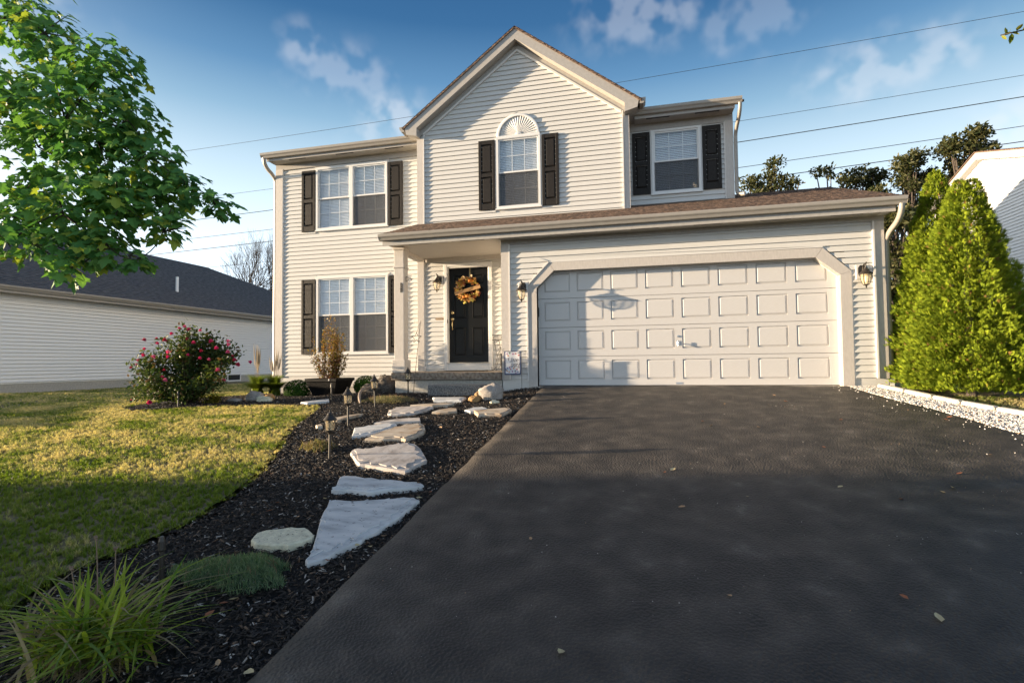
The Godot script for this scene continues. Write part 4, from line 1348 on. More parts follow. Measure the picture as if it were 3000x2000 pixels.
func cluster(called: String, o: Node, mesh: Mesh, m: Material, count: int, c: Vector3, r: Vector3, size: Vector2, ca: Color, cb: Color, shell := 0.35, upward := 0.5, lo := -9.0) -> void:
	# leaves through an ellipsoid, denser towards its skin, turned outwards
	var where := []
	var tint := []
	for k in count:
		var d := V(rng.randfn(), rng.randfn(), rng.randfn()).normalized()
		var q := d * pow(rng.randf(), shell)
		if c.y + q.y * r.y < lo: continue
		var n := (d + V(0, upward, 0) + rand_ball() * 0.7).normalized()
		var f := V(d.x, -0.35, d.z) + rand_ball() * 0.8
		var x := n.cross(f).normalized()
		var z := x.cross(n).normalized()
		where.append(Transform3D(Basis(x, n, z) * rng.randf_range(size.x, size.y), c + q * r))
		tint.append(mixc(ca, cb, rng.randf()))
	many(mesh, m, called, where, tint, o)

func plants() -> void:
	# ---- evergreens at the garage corner
	var spray := spray_arbor()
	var k := 0
	for a in [[V(6.26, -0.06, 0.26), 3.36, 0.68, 36000, "taller arborvitae with a single pointed top beside the garage"], [V(6.32, -0.12, 0.84), 3.08, 0.80, 46000, "broad arborvitae with a forked top at the gravel strip"]]:
		var o := thing("arborvitae", a[4], "evergreen", a[0], 0, "evergreens at the garage corner")
		part(MB.new().tube([V(0, -0.05, 0), V(0, a[1] * 0.5, 0), V(0.02, a[1] * 0.95, 0)], [0.07, 0.045, 0.01], 7), M.bark, "trunk", o)
		var where := []
		var tint := []
		var nz := FastNoiseLite.new()
		nz.frequency = 2.6
		nz.seed = 8 + k
		for j in a[3]:
			var t: float = 1.0 - sqrt(rng.randf())
			if rng.randf() < 0.25: t = rng.randf()
			var h: float = 0.03 + t * 0.97
			var R: float = a[2] * (pow(1.0 - h, 0.66) * 1.04 + 0.008) * (0.90 if h < 0.08 else 1.0)
			var w := rng.randf() * TAU
			var lump := nz.get_noise_3d(cos(w) * 0.8, h * a[1] * 1.2, sin(w) * 0.8)
			R *= 1.0 + 0.42 * lump * minf(1.0, 0.3 + 2.5 * (1.0 - h))
			var rr := R * (1.0 - 0.42 * pow(rng.randf(), 1.8))
			var cx := 0.0
			if k == 1 and h > 0.80: cx = (0.11 if j % 2 else -0.05) * (h - 0.80) / 0.2
			var d := V(cos(w), 0, sin(w))
			var p := V(cx, h * a[1], 0) + d * rr
			var f := (d * 0.8 + V(0, rng.randf_range(0.35, 1.1), 0) + rand_ball() * 0.45).normalized()
			var n := f.cross(V(0, 1, 0).rotated(d, rng.randf_range(-1.2, 1.2))).normalized()
			where.append(Transform3D(Basis(n.cross(f), n, f).orthonormalized() * rng.randf_range(0.03, 0.07), p))
			var q := rng.randf()
			tint.append(mixc(Color(0.09, 0.14, 0.012), Color(0.25, 0.31, 0.022), q) if q < 0.975 else Color(0.2, 0.12, 0.04))
		many(spray, M.needle, "crown", where, tint, o)
		k += 1
	# ---- two clipped boxwoods
	var oval := leaf_oval()
	for a in [[V(-5.40, -0.10, -0.35), 0.265, "round clipped boxwood between the ornamental grass and the planter"], [V(-4.02, -0.03, -0.8), 0.255, "round clipped boxwood behind the path lights, right of the planter"]]:
		var o := thing("boxwood", a[2], "shrub", V(a[0].x, ground_y(a[0].x, a[0].z), a[0].z), 0, "clipped boxwoods")
		part(MB.new().tube([V(0, 0, 0), V(0, 0.1, 0)], [0.02, 0.015], 6), M.bark, "stem", o)
		cluster("foliage", o, oval, M.needle, 3400, V(0, a[0].y - o.position.y + 0.0, 0), V(a[1], a[1] * 0.86, a[1]), Vector2(0.028, 0.05), Color(0.02, 0.055, 0.008), Color(0.05, 0.11, 0.014), 0.12, 0.4)
	rose_bush()
	ornamental_grass()
	planter()
	clumps()

func rose_bush() -> void:
	var g := ground_y(-6.35, 1.45)
	var o := thing("rose_bush", "large rose bush covered in pink blooms at the corner of the bed", "rose bush", V(-6.4, g, 1.45))
	var canes := MB.new()
	var tips := []
	for k in 34:
		var w := rng.randf() * TAU
		var r := sqrt(rng.randf())
		var top := V(cos(w) * r * 1.0, (1.33 - 0.75 * r * r) * rng.randf_range(0.72, 1.0), sin(w) * r * 0.8)
		if k >= 8 and k < 14: top = V([-0.98, -0.75, -0.4, 0.3, 0.7, 0.95][k - 8], [0.12, 0.35, 0.2, 0.25, 0.4, 0.45][k - 8], [0.3, 0.4, 0.5, 0.5, 0.4, 0.25][k - 8])
		if k < 8: top = V([-0.95, -0.8, -0.5, -0.1, 0.35, 0.75, 0.95, 1.0][k], [0.75, 0.95, 1.15, 1.38, 1.25, 1.1, 0.95, 0.75][k], rng.randf_range(-0.2, 0.3))
		canes.tube(bend(V(rng.randf_range(-0.1, 0.1), -0.02, rng.randf_range(-0.1, 0.1)), V(top.x * 0.35, top.y * 0.7, top.z * 0.35), top, 4), [0.012, 0.010, 0.008, 0.005, 0.003], 5, false)
		tips.append(top)
	part(canes, M.bark, "canes", o)
	var where := []
	var tint := []
	for k in 10500:
		var tip: Vector3 = tips[rng.randi() % tips.size()]
		var t := pow(rng.randf(), 0.6)
		var p := V(0, 0, 0).lerp(V(tip.x * 0.35, tip.y * 0.7, tip.z * 0.35), t).lerp(V(tip.x * 0.35, tip.y * 0.7, tip.z * 0.35).lerp(tip, t), t)
		p += rand_ball() * (0.13 + 0.05 * t)
		if p.y < 0.06: continue
		where.append(Transform3D(rand_basis() * rng.randf_range(0.055, 0.095), p))
		var c := mixc(Color(0.025, 0.055, 0.018), Color(0.10, 0.13, 0.035), rng.randf())
		if rng.randf() < 0.10: c = Color(0.12, 0.075, 0.04)
		tint.append(c)
	many(leaf_oval(), M.leaf, "foliage", where, tint, o)
	# blooms: cupped rosettes
	var petals := MB.new()
	for ring in 3:
		for k in 7 - ring:
			var w := TAU * k / (7.0 - ring) + ring * 0.5
			var r := 0.5 - 0.14 * ring
			var up := 0.05 + 0.22 * ring
			var d := V(cos(w), 0, sin(w))
			var s := V(-sin(w), 0, cos(w)) * 0.26
			petals.tri(V(0, 0, 0), d * r * 0.7 - s + V(0, up, 0), d * r + V(0, up + 0.1, 0))
			petals.tri(V(0, 0, 0), d * r + V(0, up + 0.1, 0), d * r * 0.7 + s + V(0, up, 0))
	var bloom := petals.mesh()
	var pink := [mat("rose_petal", Color(0.62, 0.035, 0.16), 0.6, {"backlight": Color(0.5, 0.1, 0.25)}), mat("rose_petal_pale", Color(0.72, 0.13, 0.27), 0.6, {"backlight": Color(0.5, 0.2, 0.3)}), mat("rose_petal_deep", Color(0.42, 0.012, 0.07), 0.6, {"backlight": Color(0.4, 0.05, 0.1)})]
	var at := [V(-0.02, 1.42, 0.1), V(-0.1, 1.38, 0.14), V(0.04, 1.36, 0.05), V(0.33, 1.33, 0.1), V(0.95, 1.12, 0.1), V(0.98, 1.06, 0.12), V(0.97, 0.92, 0.14), V(1.02, 0.85, 0.1), V(1.1, 0.78, 0.12), V(1.14, 0.7, 0.1), V(1.3, 0.74, 0), V(0.95, 0.42, 0.2), V(-0.55, 1.2, 0.2), V(-0.42, 1.1, 0.3), V(-0.95, 1.18, 0.1), V(-0.75, 1.0, 0.25), V(-1.0, 0.72, 0.2), V(-1.12, 0.66, 0.2), V(-1.05, 0.45, 0.1), V(-0.98, 0.06, 0.3), V(-0.2, 1.15, 0.35), V(0.05, 0.93, 0.5), V(0.07, 0.85, 0.52), V(0.06, 0.62, 0.6), V(0.04, 0.5, 0.62), V(0.08, 0.44, 0.6), V(0.4, 0.88, 0.45), V(0.38, 1.1, 0.3), V(0.62, 0.82, 0.4), V(0.75, 0.8, 0.35), V(0.78, 1.0, 0.2), V(0.62, 1.12, 0.15), V(-0.35, 0.85, 0.45), V(-0.6, 0.88, 0.4), V(-0.3, 0.05, 0.55), V(0.9, 0.6, 0.3), V(-0.85, 0.8, 0.3), V(-0.25, 1.28, 0.15), V(0.2, 1.18, 0.25), V(0.55, 0.95, 0.3)]
	for p in at:
		var f := part(bloom, pink[0 if rng.randf() < 0.55 else (1 if rng.randf() < 0.6 else 2)], "bloom", o)
		f.transform = Transform3D(Basis.from_euler(V(rng.randf_range(0.1, 0.9), rng.randf() * TAU, rng.randf_range(-0.4, 0.4))) * rng.randf_range(0.055, 0.10), p)

func ornamental_grass() -> void:
	for q in [[V(-6.32, 0, -0.25), "feather reed grass with tan plumes at the house corner, left clump"], [V(-5.92, 0, -0.3), "feather reed grass with tan plumes against the drain pipe, right clump"]]:
		var p: Vector3 = q[0]
		p.y = ground_y(p.x, p.z)
		var o := thing("reed_grass", q[1], "ornamental grass", p, 0, "feather reed grass at the house corner")
		for kind in [[0.9, 800], [0.45, 600]]:
			var where := []
			var tint := []
			for k in kind[1]:
				var w := rng.randf() * TAU
				var s := rng.randf_range(0.42, 0.66)
				where.append(Transform3D(Basis(V(0, 1, 0), w) * Basis.from_scale(V(s, s, s)), V(cos(w), 0, sin(w)) * rng.randf() * 0.13))
				tint.append(mixc(Color(0.08, 0.15, 0.02), Color(0.22, 0.26, 0.05), rng.randf()))
			many(blade_mesh(0.018, kind[0], 5), M.grass, "leaves", where, tint, o)
		for k in 11:
			var w := rng.randf() * TAU
			var lean := rng.randf_range(0.02, 0.14)
			var h := rng.randf_range(0.8, 1.15)
			var top := V(cos(w) * lean, h, sin(w) * lean)
			var pl := MB.new()
			pl.tube([V(cos(w) * 0.04, 0.1, sin(w) * 0.04), top * 0.65], [0.0022, 0.0018], 4, false)
			pl.tube([top * 0.62, top * 0.7, top * 0.85, top], [0.003, 0.011, 0.009, 0.001], 6, false)
			part(pl, mat_once("plume_straw", Color(0.42, 0.33, 0.22), 0.9), "plume", o)

func mat_once(called: String, c: Color, r: float) -> StandardMaterial3D:
	if not M.has(called): M[called] = mat(called, c, r)
	return M[called]

func planter() -> void:
	var p := V(-4.70, 0, -0.5)
	p.y = ground_y(p.x, p.z) - 0.01
	var o := thing("planter", "square black planter box in front of the ground floor window", "planter", p)
	var b := MB.new()
	var lo := 0.245
	var hi := 0.345
	var h := 0.33
	b.hexa([V(-lo, 0, lo), V(lo, 0, lo), V(lo, 0, -lo), V(-lo, 0, -lo), V(-hi, h, hi), V(hi, h, hi), V(hi, h, -hi), V(-hi, h, -hi)])
	part(b, M.pot, "body", o)
	var rim := MB.new()
	for s in [[V(-0.37, h, 0.30), V(0.37, h + 0.065, 0.37)], [V(-0.37, h, -0.37), V(0.37, h + 0.065, -0.30)], [V(-0.37, h, -0.30), V(-0.30, h + 0.065, 0.30)], [V(0.30, h, -0.30), V(0.37, h + 0.065, 0.30)]]:
		rim.cbox(s[0], s[1], 0.006)
	part(rim, M.pot, "rim", o)
	part(MB.new().box(V(-0.30, h + 0.001, -0.30), V(0.30, h + 0.03, 0.30)), M.mulch, "potting_soil", o)
	part(MB.new().box(V(0.19, h + 0.02, 0.371), V(0.215, h + 0.058, 0.375)), M.channel, "tag", o)
	# the shrub in it
	var s := thing("potted_shrub", "tall half dried reddish shrub growing in the black planter", "shrub", p + V(0, h + 0.03, 0))
	var stems := MB.new()
	var ends := []
	for k in 46:
		var w := rng.randf() * TAU
		var t := rng.randf()
		var top := V(cos(w) * (0.34 - 0.28 * t), 0.45 + 0.85 * t, sin(w) * (0.34 - 0.28 * t))
		if k < 3: top = V(-0.12 + 0.1 * k, 1.38 - 0.1 * abs(k - 1), 0)
		if k in [5, 6, 7, 8]: top = V([-0.42, -0.36, 0.40, 0.36][k - 5], [0.62, 0.95, 0.7, 1.0][k - 5], 0.1)
		stems.tube(bend(V(cos(w) * 0.12, 0, sin(w) * 0.12), V(top.x * 0.9, top.y * 0.4, top.z * 0.9), top, 5), [0.006, 0.005, 0.004, 0.003, 0.0025, 0.0015], 4, false)
		ends.append([V(cos(w) * 0.12, 0, sin(w) * 0.12), V(top.x * 0.9, top.y * 0.4, top.z * 0.9), top])
	part(stems, mat_once("red_twig", Color(0.11, 0.045, 0.035), 0.8), "stems", s)
	var where := []
	var tint := []
	for k in 3400:
		var e: Array = ends[rng.randi() % ends.size()]
		var t := pow(rng.randf(), 0.8)
		var q: Vector3 = e[0].lerp(e[1], t).lerp(e[1].lerp(e[2], t), t)
		where.append(Transform3D(rand_basis() * rng.randf_range(0.04, 0.075), q + rand_ball() * 0.05))
		var c := mixc(Color(0.16, 0.15, 0.03), Color(0.30, 0.15, 0.05), rng.randf())
		if q.y < 0.5 and rng.randf() < 0.6: c = mixc(Color(0.12, 0.03, 0.025), Color(0.07, 0.09, 0.02), rng.randf())
		tint.append(c)
	many(narrow_leaf(), M.leaf, "foliage", where, tint, s)

func narrow_leaf() -> ArrayMesh:
	return MB.new().quad(V(0, 0, 0), V(0.2, 0.04, 0.45), V(0, 0, 1.0), V(-0.2, 0.04, 0.45)).mesh()

func mound(called: String, label: String, at: Vector3, r: Vector3, count: int, len: Vector2, ca: Color, cb: Color, extra := 0, ec := Color.WHITE, group := "") -> Node3D:
	# a low cushion of fine leaves
	at.y = ground_y(at.x, at.z)
	var o := thing(called, label, "ground cover", at, 0, group)
	var where := []
	var tint := []
	for k in count:
		var w := rng.randf() * TAU
		var q := sqrt(rng.randf())
		var edge := 1.0 + 0.18 * sin(w * 3.0 + at.x) + 0.1 * sin(w * 7.0)
		var h := r.y * sqrt(max(0.0, 1.0 - q * q))
		var lean := Basis(V(rng.randfn(), 0, rng.randfn()).normalized(), rng.randf_range(0.1, 1.1)) * Basis(V(sin(w), 0, -cos(w)).normalized(), -0.5 * q)
		where.append(Transform3D(lean * Basis(V(0, 1, 0), rng.randf() * TAU) * rng.randf_range(len.x, len.y), V(cos(w) * q * r.x * edge, h * rng.randf_range(0.55, 1.0), sin(w) * q * r.z * edge)))
		tint.append(mixc(ca, cb, rng.randf()))
	many(blade_mesh(0.05, 0.35, 2), M.grass, "foliage", where, tint, o)
	if extra:
		where = []
		tint = []
		for k in extra:
			var w := rng.randf() * TAU
			var q := sqrt(rng.randf())
			where.append(Transform3D(Basis(V(sin(w), 0, -cos(w)), -0.3 * q + rng.randfn() * 0.5) * rng.randf_range(0.04, 0.085), V(cos(w) * q * r.x, r.y * sqrt(1.0 - q * q) * 0.9, sin(w) * q * r.z)))
			tint.append(mixc(ec, ec * 0.6, rng.randf()))
		many(blade_mesh(0.045, 0.08, 2), M.grass, "seed_heads", where, tint, o)
	return o

func clumps() -> void:
	# strap-leaved clump in the corner of the picture
	var p := V(-0.80, 0, 7.60)
	p.y = ground_y(p.x, p.z) - 0.01
	var o := thing("daylily_clump", "big arching clump of yellow green daylily leaves in the near corner of the bed", "daylily", p)
	for kind in [[0.4, 60, 0.30, 0.58], [0.8, 120, 0.34, 0.62], [1.15, 120, 0.34, 0.60]]:
		var where := []
		var tint := []
		for k in kind[1]:
			var w := rng.randf() * TAU
			var s := rng.randf_range(kind[2], kind[3])
			where.append(Transform3D(Basis(V(0, 1, 0), w) * Basis(V(0, 0, 1), rng.randfn() * 0.12) * Basis.from_scale(V(s * rng.randf_range(0.8, 1.3), s * rng.randf_range(0.8, 1.05), s)), V(rng.randfn() * 0.13, 0, rng.randfn() * 0.09)))
			var c := mixc(Color(0.10, 0.21, 0.02), Color(0.42, 0.50, 0.05), pow(rng.randf(), 1.1))
			if rng.randf() < 0.16: c = mixc(Color(0.26, 0.2, 0.1), Color(0.4, 0.33, 0.2), rng.randf())
			tint.append(c)
		many(blade_mesh(0.018, kind[0], 7), M.grass, "leaves", where, tint, o)
	var dry := []
	var dt := []
	for k in 150:
		var w := rng.randf() * TAU
		var s := rng.randf_range(0.2, 0.45)
		dry.append(Transform3D(Basis(V(0, 1, 0), w) * Basis.from_scale(V(s * 0.6, s * 0.35, s)), V(cos(w) * rng.randf() * 0.25, 0.02, sin(w) * rng.randf() * 0.2)))
		dt.append(mixc(Color(0.16, 0.11, 0.06), Color(0.36, 0.28, 0.2), rng.randf()))
	many(blade_mesh(0.016, 1.2, 7), M.grass, "dry_leaves", dry, dt, o)
	for s in [V(-0.13, 0.52, -0.1), V(-0.03, 0.47, -0.12), V(-0.22, 0.38, -0.05)]:
		var st := MB.new().tube(bend(V(s.x * 0.5, 0, s.z * 0.5), V(s.x * 0.8, s.y * 0.5, s.z), s, 4), [0.004, 0.0035, 0.003, 0.003, 0.0025], 5, false)
		for q in 4: st.tube([s + rand_ball() * 0.008, s + V(0, 0.012, 0) + rand_ball() * 0.012], [0.004, 0.006], 5)
		part(st, mat_once("dry_stalk", Color(0.22, 0.15, 0.10), 0.85), "spent_stalk", o)
	mound("dianthus", "wide grey green dianthus cushion spreading beside the big foreground flagstone", V(-0.66, 0, 6.86), V(0.36, 0.10, 0.22), 9000, Vector2(0.022, 0.05), Color(0.08, 0.17, 0.08), Color(0.24, 0.32, 0.20), 70, Color(0.30, 0.22, 0.17), "dianthus cushions in the bed")
	mound("dianthus", "reddish dianthus cushion growing in front of the dark boulder", V(-2.28, 0, 1.55), V(0.46, 0.11, 0.20), 4200, Vector2(0.025, 0.055), Color(0.13, 0.15, 0.09), Color(0.30, 0.26, 0.17), 110, Color(0.42, 0.26, 0.16), "dianthus cushions in the bed")
	mound("dianthus", "small sparse dianthus tuft at the foot of the nearest path light", V(-1.74, 0, 4.38), V(0.20, 0.10, 0.13), 600, Vector2(0.05, 0.09), Color(0.08, 0.11, 0.04), Color(0.26, 0.20, 0.11), 60, Color(0.4, 0.25, 0.15), "dianthus cushions in the bed")
	# daylily with two yellow flowers under the rose bush
	var y := V(-5.85, 0, 1.5)
	y.y = ground_y(y.x, y.z)
	var d := thing("yellow_daylily", "small daylily with two yellow orange flowers right of the rose bush", "daylily", y)
	var where := []
	var tint := []
	for k in 130:
		var w := rng.randf() * TAU
		var s := rng.randf_range(0.25, 0.42)
		where.append(Transform3D(Basis(V(0, 1, 0), w) * s, V(rng.randf_range(-0.15, 0.15), 0, rng.randf_range(-0.1, 0.1))))
		tint.append(mixc(Color(0.07, 0.11, 0.015), Color(0.26, 0.20, 0.03), rng.randf()))
	many(blade_mesh(0.022, 0.9, 5), M.grass, "leaves", where, tint, d)
	var fl := MB.new()
	for k in 6:
		var w := TAU * k / 6
		fl.tri(V(0, 0, 0), V(cos(w - 0.45) * 0.6, 0.4, sin(w - 0.45) * 0.6), V(cos(w) * 1.0, 0.45, sin(w) * 1.0))
		fl.tri(V(0, 0, 0), V(cos(w) * 1.0, 0.45, sin(w) * 1.0), V(cos(w + 0.45) * 0.6, 0.4, sin(w + 0.45) * 0.6))
	for q in [V(0.05, 0.36, 0.05), V(0.16, 0.42, 0.0)]:
		part(MB.new().tube([V(q.x * 0.5, 0, 0), q], [0.004, 0.003], 5, false), mat_once("green_stalk", Color(0.08, 0.12, 0.03), 0.7), "stalk", d)
		var f := part(fl, mat_once("yellow_petal", Color(0.75, 0.42, 0.06), 0.6), "flower", d)
		f.transform = Transform3D(Basis.from_euler(V(0.7, rng.randf() * 6.0, 0)) * 0.055, q)

# ---------------------------------------------------------------- trees
func limb(b: MB, a: Vector3, c: Vector3, r0: float, r1: float, sag := 0.1, sides := 7) -> void:
	var m := (a + c) / 2 + V(0, sag, 0)
	var p := bend(a, m, c, 5)
	var r := []
	for k in p.size(): r.append(lerp(r0, r1, float(k) / (p.size() - 1)))
	b.tube(p, r, sides, false)

func trees() -> void:
	maple()
	oaks()
	bare_trees()
	overhanging_branch()

func maple() -> void:
	var foot := V(-7.3, ground_y(-7.3, 7.0), 7.0)
	var o := thing("maple_tree", "maple tree whose leafy branches hang into the left of the picture", "tree", foot)
	var wood := MB.new()
	wood.tube([V(0, -0.1, 0), V(0.02, 0.8, 0), V(0.05, 1.8, 0.03), V(0.1, 3.2, 0), V(0.1, 4.8, 0)], [0.17, 0.13, 0.115, 0.09, 0.05], 10)
	part(wood, M.bark, "trunk", o)
	# clumps of the crown: world centre and radius
	var blobs := MAPLE.duplicate()
	var limbs := MB.new()
	var where := []
	var tint := []
	for k in range(0, blobs.size(), 4):
		var c := V(blobs[k], blobs[k + 1], blobs[k + 2]) - foot
		var r: float = blobs[k + 3]
		var from := V(0.06, clamp(c.y * 0.62, 1.7, 4.2), 0)
		var best := 9.0
		for j in range(0, blobs.size(), 4):   # spring from the nearest clump that lies closer to the trunk
			var e := V(blobs[j], blobs[j + 1], blobs[j + 2]) - foot
			if V(e.x, 0, e.z).length() < V(c.x, 0, c.z).length() - 0.2 and e.distance_to(c) < best:
				best = e.distance_to(c)
				from = e
		var thick: float = clamp(0.034 - 0.006 * V(c.x, 0, c.z).length(), 0.006, 0.03)
		limb(limbs, from, c, thick, thick * 0.6, rng.randf_range(-0.12, 0.1))
		for j in 4: limb(limbs, from.lerp(c, 0.75), c + rand_ball() * r * 0.9, 0.009, 0.003, 0.02, 5)
		var count := int((235 if k < 92 else 26) * r * r / 0.16)
		for j in count:
			var d := rand_ball()
			var p := c + d * V(r, r * 0.85, r)
			# leaves hang from their stalks, tips down and outwards
			var out := (d + V(0.3, -0.2, 0.0) + rand_ball() * 0.9)
			var tip := V(out.x, -0.55 - 0.5 * rng.randf(), out.z).normalized()
			var n := (V(0, 1, 0) + V(out.x, 0, out.z) * 0.7 + rand_ball() * 0.55).normalized()
			var x := n.cross(tip).normalized()
			n = tip.cross(x).normalized()
			where.append(Transform3D(Basis(x, n, tip) * rng.randf_range(0.055, 0.135), p))
			var lc := mixc(Color(0.065, 0.19, 0.055), Color(0.16, 0.33, 0.075), rng.randf())
			if rng.randf() < 0.10: lc = Color(0.30, 0.38, 0.06)
			tint.append(lc)
	part(limbs, M.bark, "limbs", o)
	many(leaf_maple(), M.leaf, "crown", where, tint, o)

const MAPLE := [-3.908, 3.717, 5.669, 0.376, -3.059, 3.3, 5.758, 0.323, -4.365, 3.191, 5.656, 0.488, -3.396, 2.885, 5.823, 0.484, -2.819, 2.736, 5.782, 0.332, -3.952, 2.618, 5.74, 0.369, -3.107, 2.462, 5.737, 0.403, -2.58, 2.37, 5.71, 0.269, -2.252, 2.097, 5.672, 0.219, -1.928, 1.931, 5.64, 0.161, -4.096, 1.982, 5.75, 0.369, -3.266, 1.92, 5.857, 0.395, -2.773, 1.945, 5.74, 0.364, -2.353, 1.741, 5.734, 0.201, -3.351, 1.552, 5.966, 0.263, -2.929, 1.562, 5.866, 0.248, -2.661, 1.42, 5.796, 0.139, -3.824, 1.674, 5.982, 0.269, -3.145, 1.331, 6.011, 0.146, -4.313, 4.095, 5.678, 0.314, -2.706, 2.103, 5.627, 0.258, -3.34, 2.206, 5.475, 0.274, -4.222, 2.28, 5.483, 0.319, -5.033, 3.686, 5.835, 0.662, -4.992, 2.705, 5.89, 0.65, -4.848, 1.891, 5.927, 0.503, -6.101, 3.225, 5.971, 0.781, -6.154, 2.304, 5.948, 0.71, -4.964, 4.807, 5.76, 0.674, -5.97, 4.644, 5.892, 0.795, -4.277, 4.693, 5.59, 0.426, -7.358, 3.76, 5.985, 0.861, -7.38, 2.713, 5.949, 0.748]

func crown_tree(called: String, label: String, foot: Vector3, h: float, blobs: Array, density: float, size: Vector2, ca: Color, cb: Color, group: String) -> void:
	var o := thing(called, label, "tree", foot, 0, group)
	var wood := MB.new()
	var lb := MB.new()
	wood.tube([V(0, -0.3, 0), V(0.1, h * 0.35, 0), V(0, h * 0.7, 0.1), V(0, h * 0.93, 0)], [h * 0.03, h * 0.022, h * 0.013, h * 0.004], 8)
	part(wood, M.bark, "trunk", o)
	var where := []
	var tint := []
	for q in blobs:
		var c := V(q[0], q[1], q[2])
		limb(lb, V(0, min(c.y * 0.6, h * 0.6), 0), c, h * 0.009, h * 0.002, -0.1, 5)
		for k in int(density * q[3] * q[3]):
			var d := V(rng.randfn(), rng.randfn(), rng.randfn()).normalized()
			var p: Vector3 = c + d * q[3] * pow(rng.randf(), 0.4) * V(1, 0.8, 1)
			where.append(Transform3D(rand_basis() * rng.randf_range(size.x, size.y), p))
			tint.append(mixc(ca, cb, rng.randf()))
	part(lb, M.bark, "limbs", o)
	many(leaf_oval(), M.leaf, "crown", where, tint, o)

func tree_blobs(w: float, y0: float, y1: float, count: int, rr: Vector2) -> Array:
	var a := []
	for k in count:
		var t := rng.randf()
		var y: float = lerp(y0, y1, t)
		var s := w * sqrt(max(0.05, 1.0 - pow((t - 0.35) / 0.68, 2)))
		var v := rng.randf() * TAU
		var q := sqrt(rng.randf())
		a.append([cos(v) * s * q, y, sin(v) * s * q, rng.randf_range(rr.x, rr.y)])
	return a

func oaks() -> void:
	var g := "trees behind the garage"
	var ca := Color(0.035, 0.05, 0.02)
	var cb := Color(0.12, 0.115, 0.05)
	for q in [
		[V(10.9, -0.3, -30), 14.2, 1.9, 9.5, 22, "small oak showing just over the garage roof beside the downspout"],
		[V(14.6, -0.3, -30), 13.3, 1.9, 9.0, 16, "low round oak showing over the middle of the garage roof"],
		[V(17.1, -0.3, -30), 13.1, 1.9, 6.0, 22, "olive oak standing between the garage roof and the taller oaks"],
		[V(18.9, -0.3, -29), 13.2, 2.0, 3.0, 40, "tall oak behind the garage corner, left of the tallest one"],
		[V(21.4, -0.3, -28), 14.0, 2.5, 2.0, 50, "tallest oak rising just over the edge of the neighbouring gable"],
		[V(15.1, -0.3, -22.0), 8.6, 1.7, 0.5, 46, "dense dark tree filling the gap between garage and evergreens"]]:
		crown_tree("oak_tree", q[5], q[0], q[1], tree_blobs(q[2] * 1.25, q[3], q[1] + 0.2, int(q[4] * 2.2), Vector2(0.28, 0.72)), 400.0, Vector2(0.17, 0.32), ca, cb, g)
	crown_tree("street_tree", "tree across the street, seen only in the window glass", V(-14.5, -1.8, 24), 8.0, tree_blobs(2.4, 2.0, 7.5, 18, Vector2(0.7, 1.1)), 150.0, Vector2(0.25, 0.4), Color(0.02, 0.05, 0.01), Color(0.05, 0.09, 0.02), "")
	crown_tree("leafy_sapling", "small leafy tree peeking out behind the left corner of the house", V(-28.3, -0.3, -29.5), 6.6, tree_blobs(1.5, 2.2, 6.0, 18, Vector2(0.4, 0.7)), 260.0, Vector2(0.15, 0.26), Color(0.05, 0.08, 0.02), Color(0.16, 0.15, 0.04), "")

func grow(b: MB, a: Vector3, d: Vector3, l: float, r: float, depth: int) -> void:
	var e := a + d * l
	var m := (a + e) / 2 + rand_ball() * l * 0.06
	b.tube([a, m, e], [r, r * 0.82, r * 0.62], 5 if depth > 2 else 4, false)
	if depth == 0: return
	for k in 3 if rng.randf() < 0.45 else 2:
		var nd := (d + rand_ball() * 0.62 + V(0, 0.22, 0)).normalized()
		grow(b, e, nd, l * rng.randf_range(0.66, 0.86), r * 0.6, depth - 1)
	if depth > 2: grow(b, m, (d + rand_ball() * 0.9).normalized(), l * 0.6, r * 0.42, depth - 2)

func bare_trees() -> void:
	for q in [[V(-31.9, -0.3, -30), 2.75, "bare leafless tree behind the grey roof, left one"], [V(-29.3, -0.3, -30), 2.9, "bare leafless tree next to the house corner, right one"]]:
		var o := thing("bare_tree", q[2], "tree", q[0], 0, "bare trees behind the neighbouring house")
		var b := MB.new()
		b.tube([V(0, -0.3, 0), V(0.05, 1.5, 0)], [0.20, 0.16], 7)
		part(b, M.bare_bark, "trunk", o)
		var c := MB.new()
		for k in 3: grow(c, V(0.05, 1.4, 0), (V(0, 1, 0) + rand_ball() * 0.5).normalized(), q[1], 0.12, 6)
		part(c, M.bare_bark, "branches", o)

func overhanging_branch() -> void:
	var foot := V(7.2, drive_y(6.3) - 0.1, 6.3)
	var o := thing("honey_locust", "tree at the right edge of which only one leafy twig shows in the upper corner", "tree", foot)
	part(MB.new().tube([V(0, -0.1, 0), V(0, 1.5, 0), V(-0.05, 3.6, 0)], [0.12, 0.09, 0.05], 9), M.bark, "trunk", o)
	var tip := V(4.50, 2.91, 4.9) - foot
	var b := MB.new()
	limb(b, V(0, 3.0, 0), tip, 0.03, 0.004, 0.28)
	part(b, M.bark, "limb", o)
	var where := []
	var tint := []
	for k in 170:
		var t := pow(rng.randf(), 0.8)
		var a := V(0, 3.0, 0)
		var m := (a + tip) / 2 + V(0, 0.28, 0)
		var p := a.lerp(m, t).lerp(m.lerp(tip, t), t)
		where.append(Transform3D(rand_basis() * rng.randf_range(0.05, 0.09), p + rand_ball() * 0.07 * (1.15 - t)))
		tint.append(mixc(Color(0.08, 0.13, 0.015), Color(0.24, 0.24, 0.03), rng.randf()))
	many(leaf_oval(), M.leaf, "crown", where, tint, o)

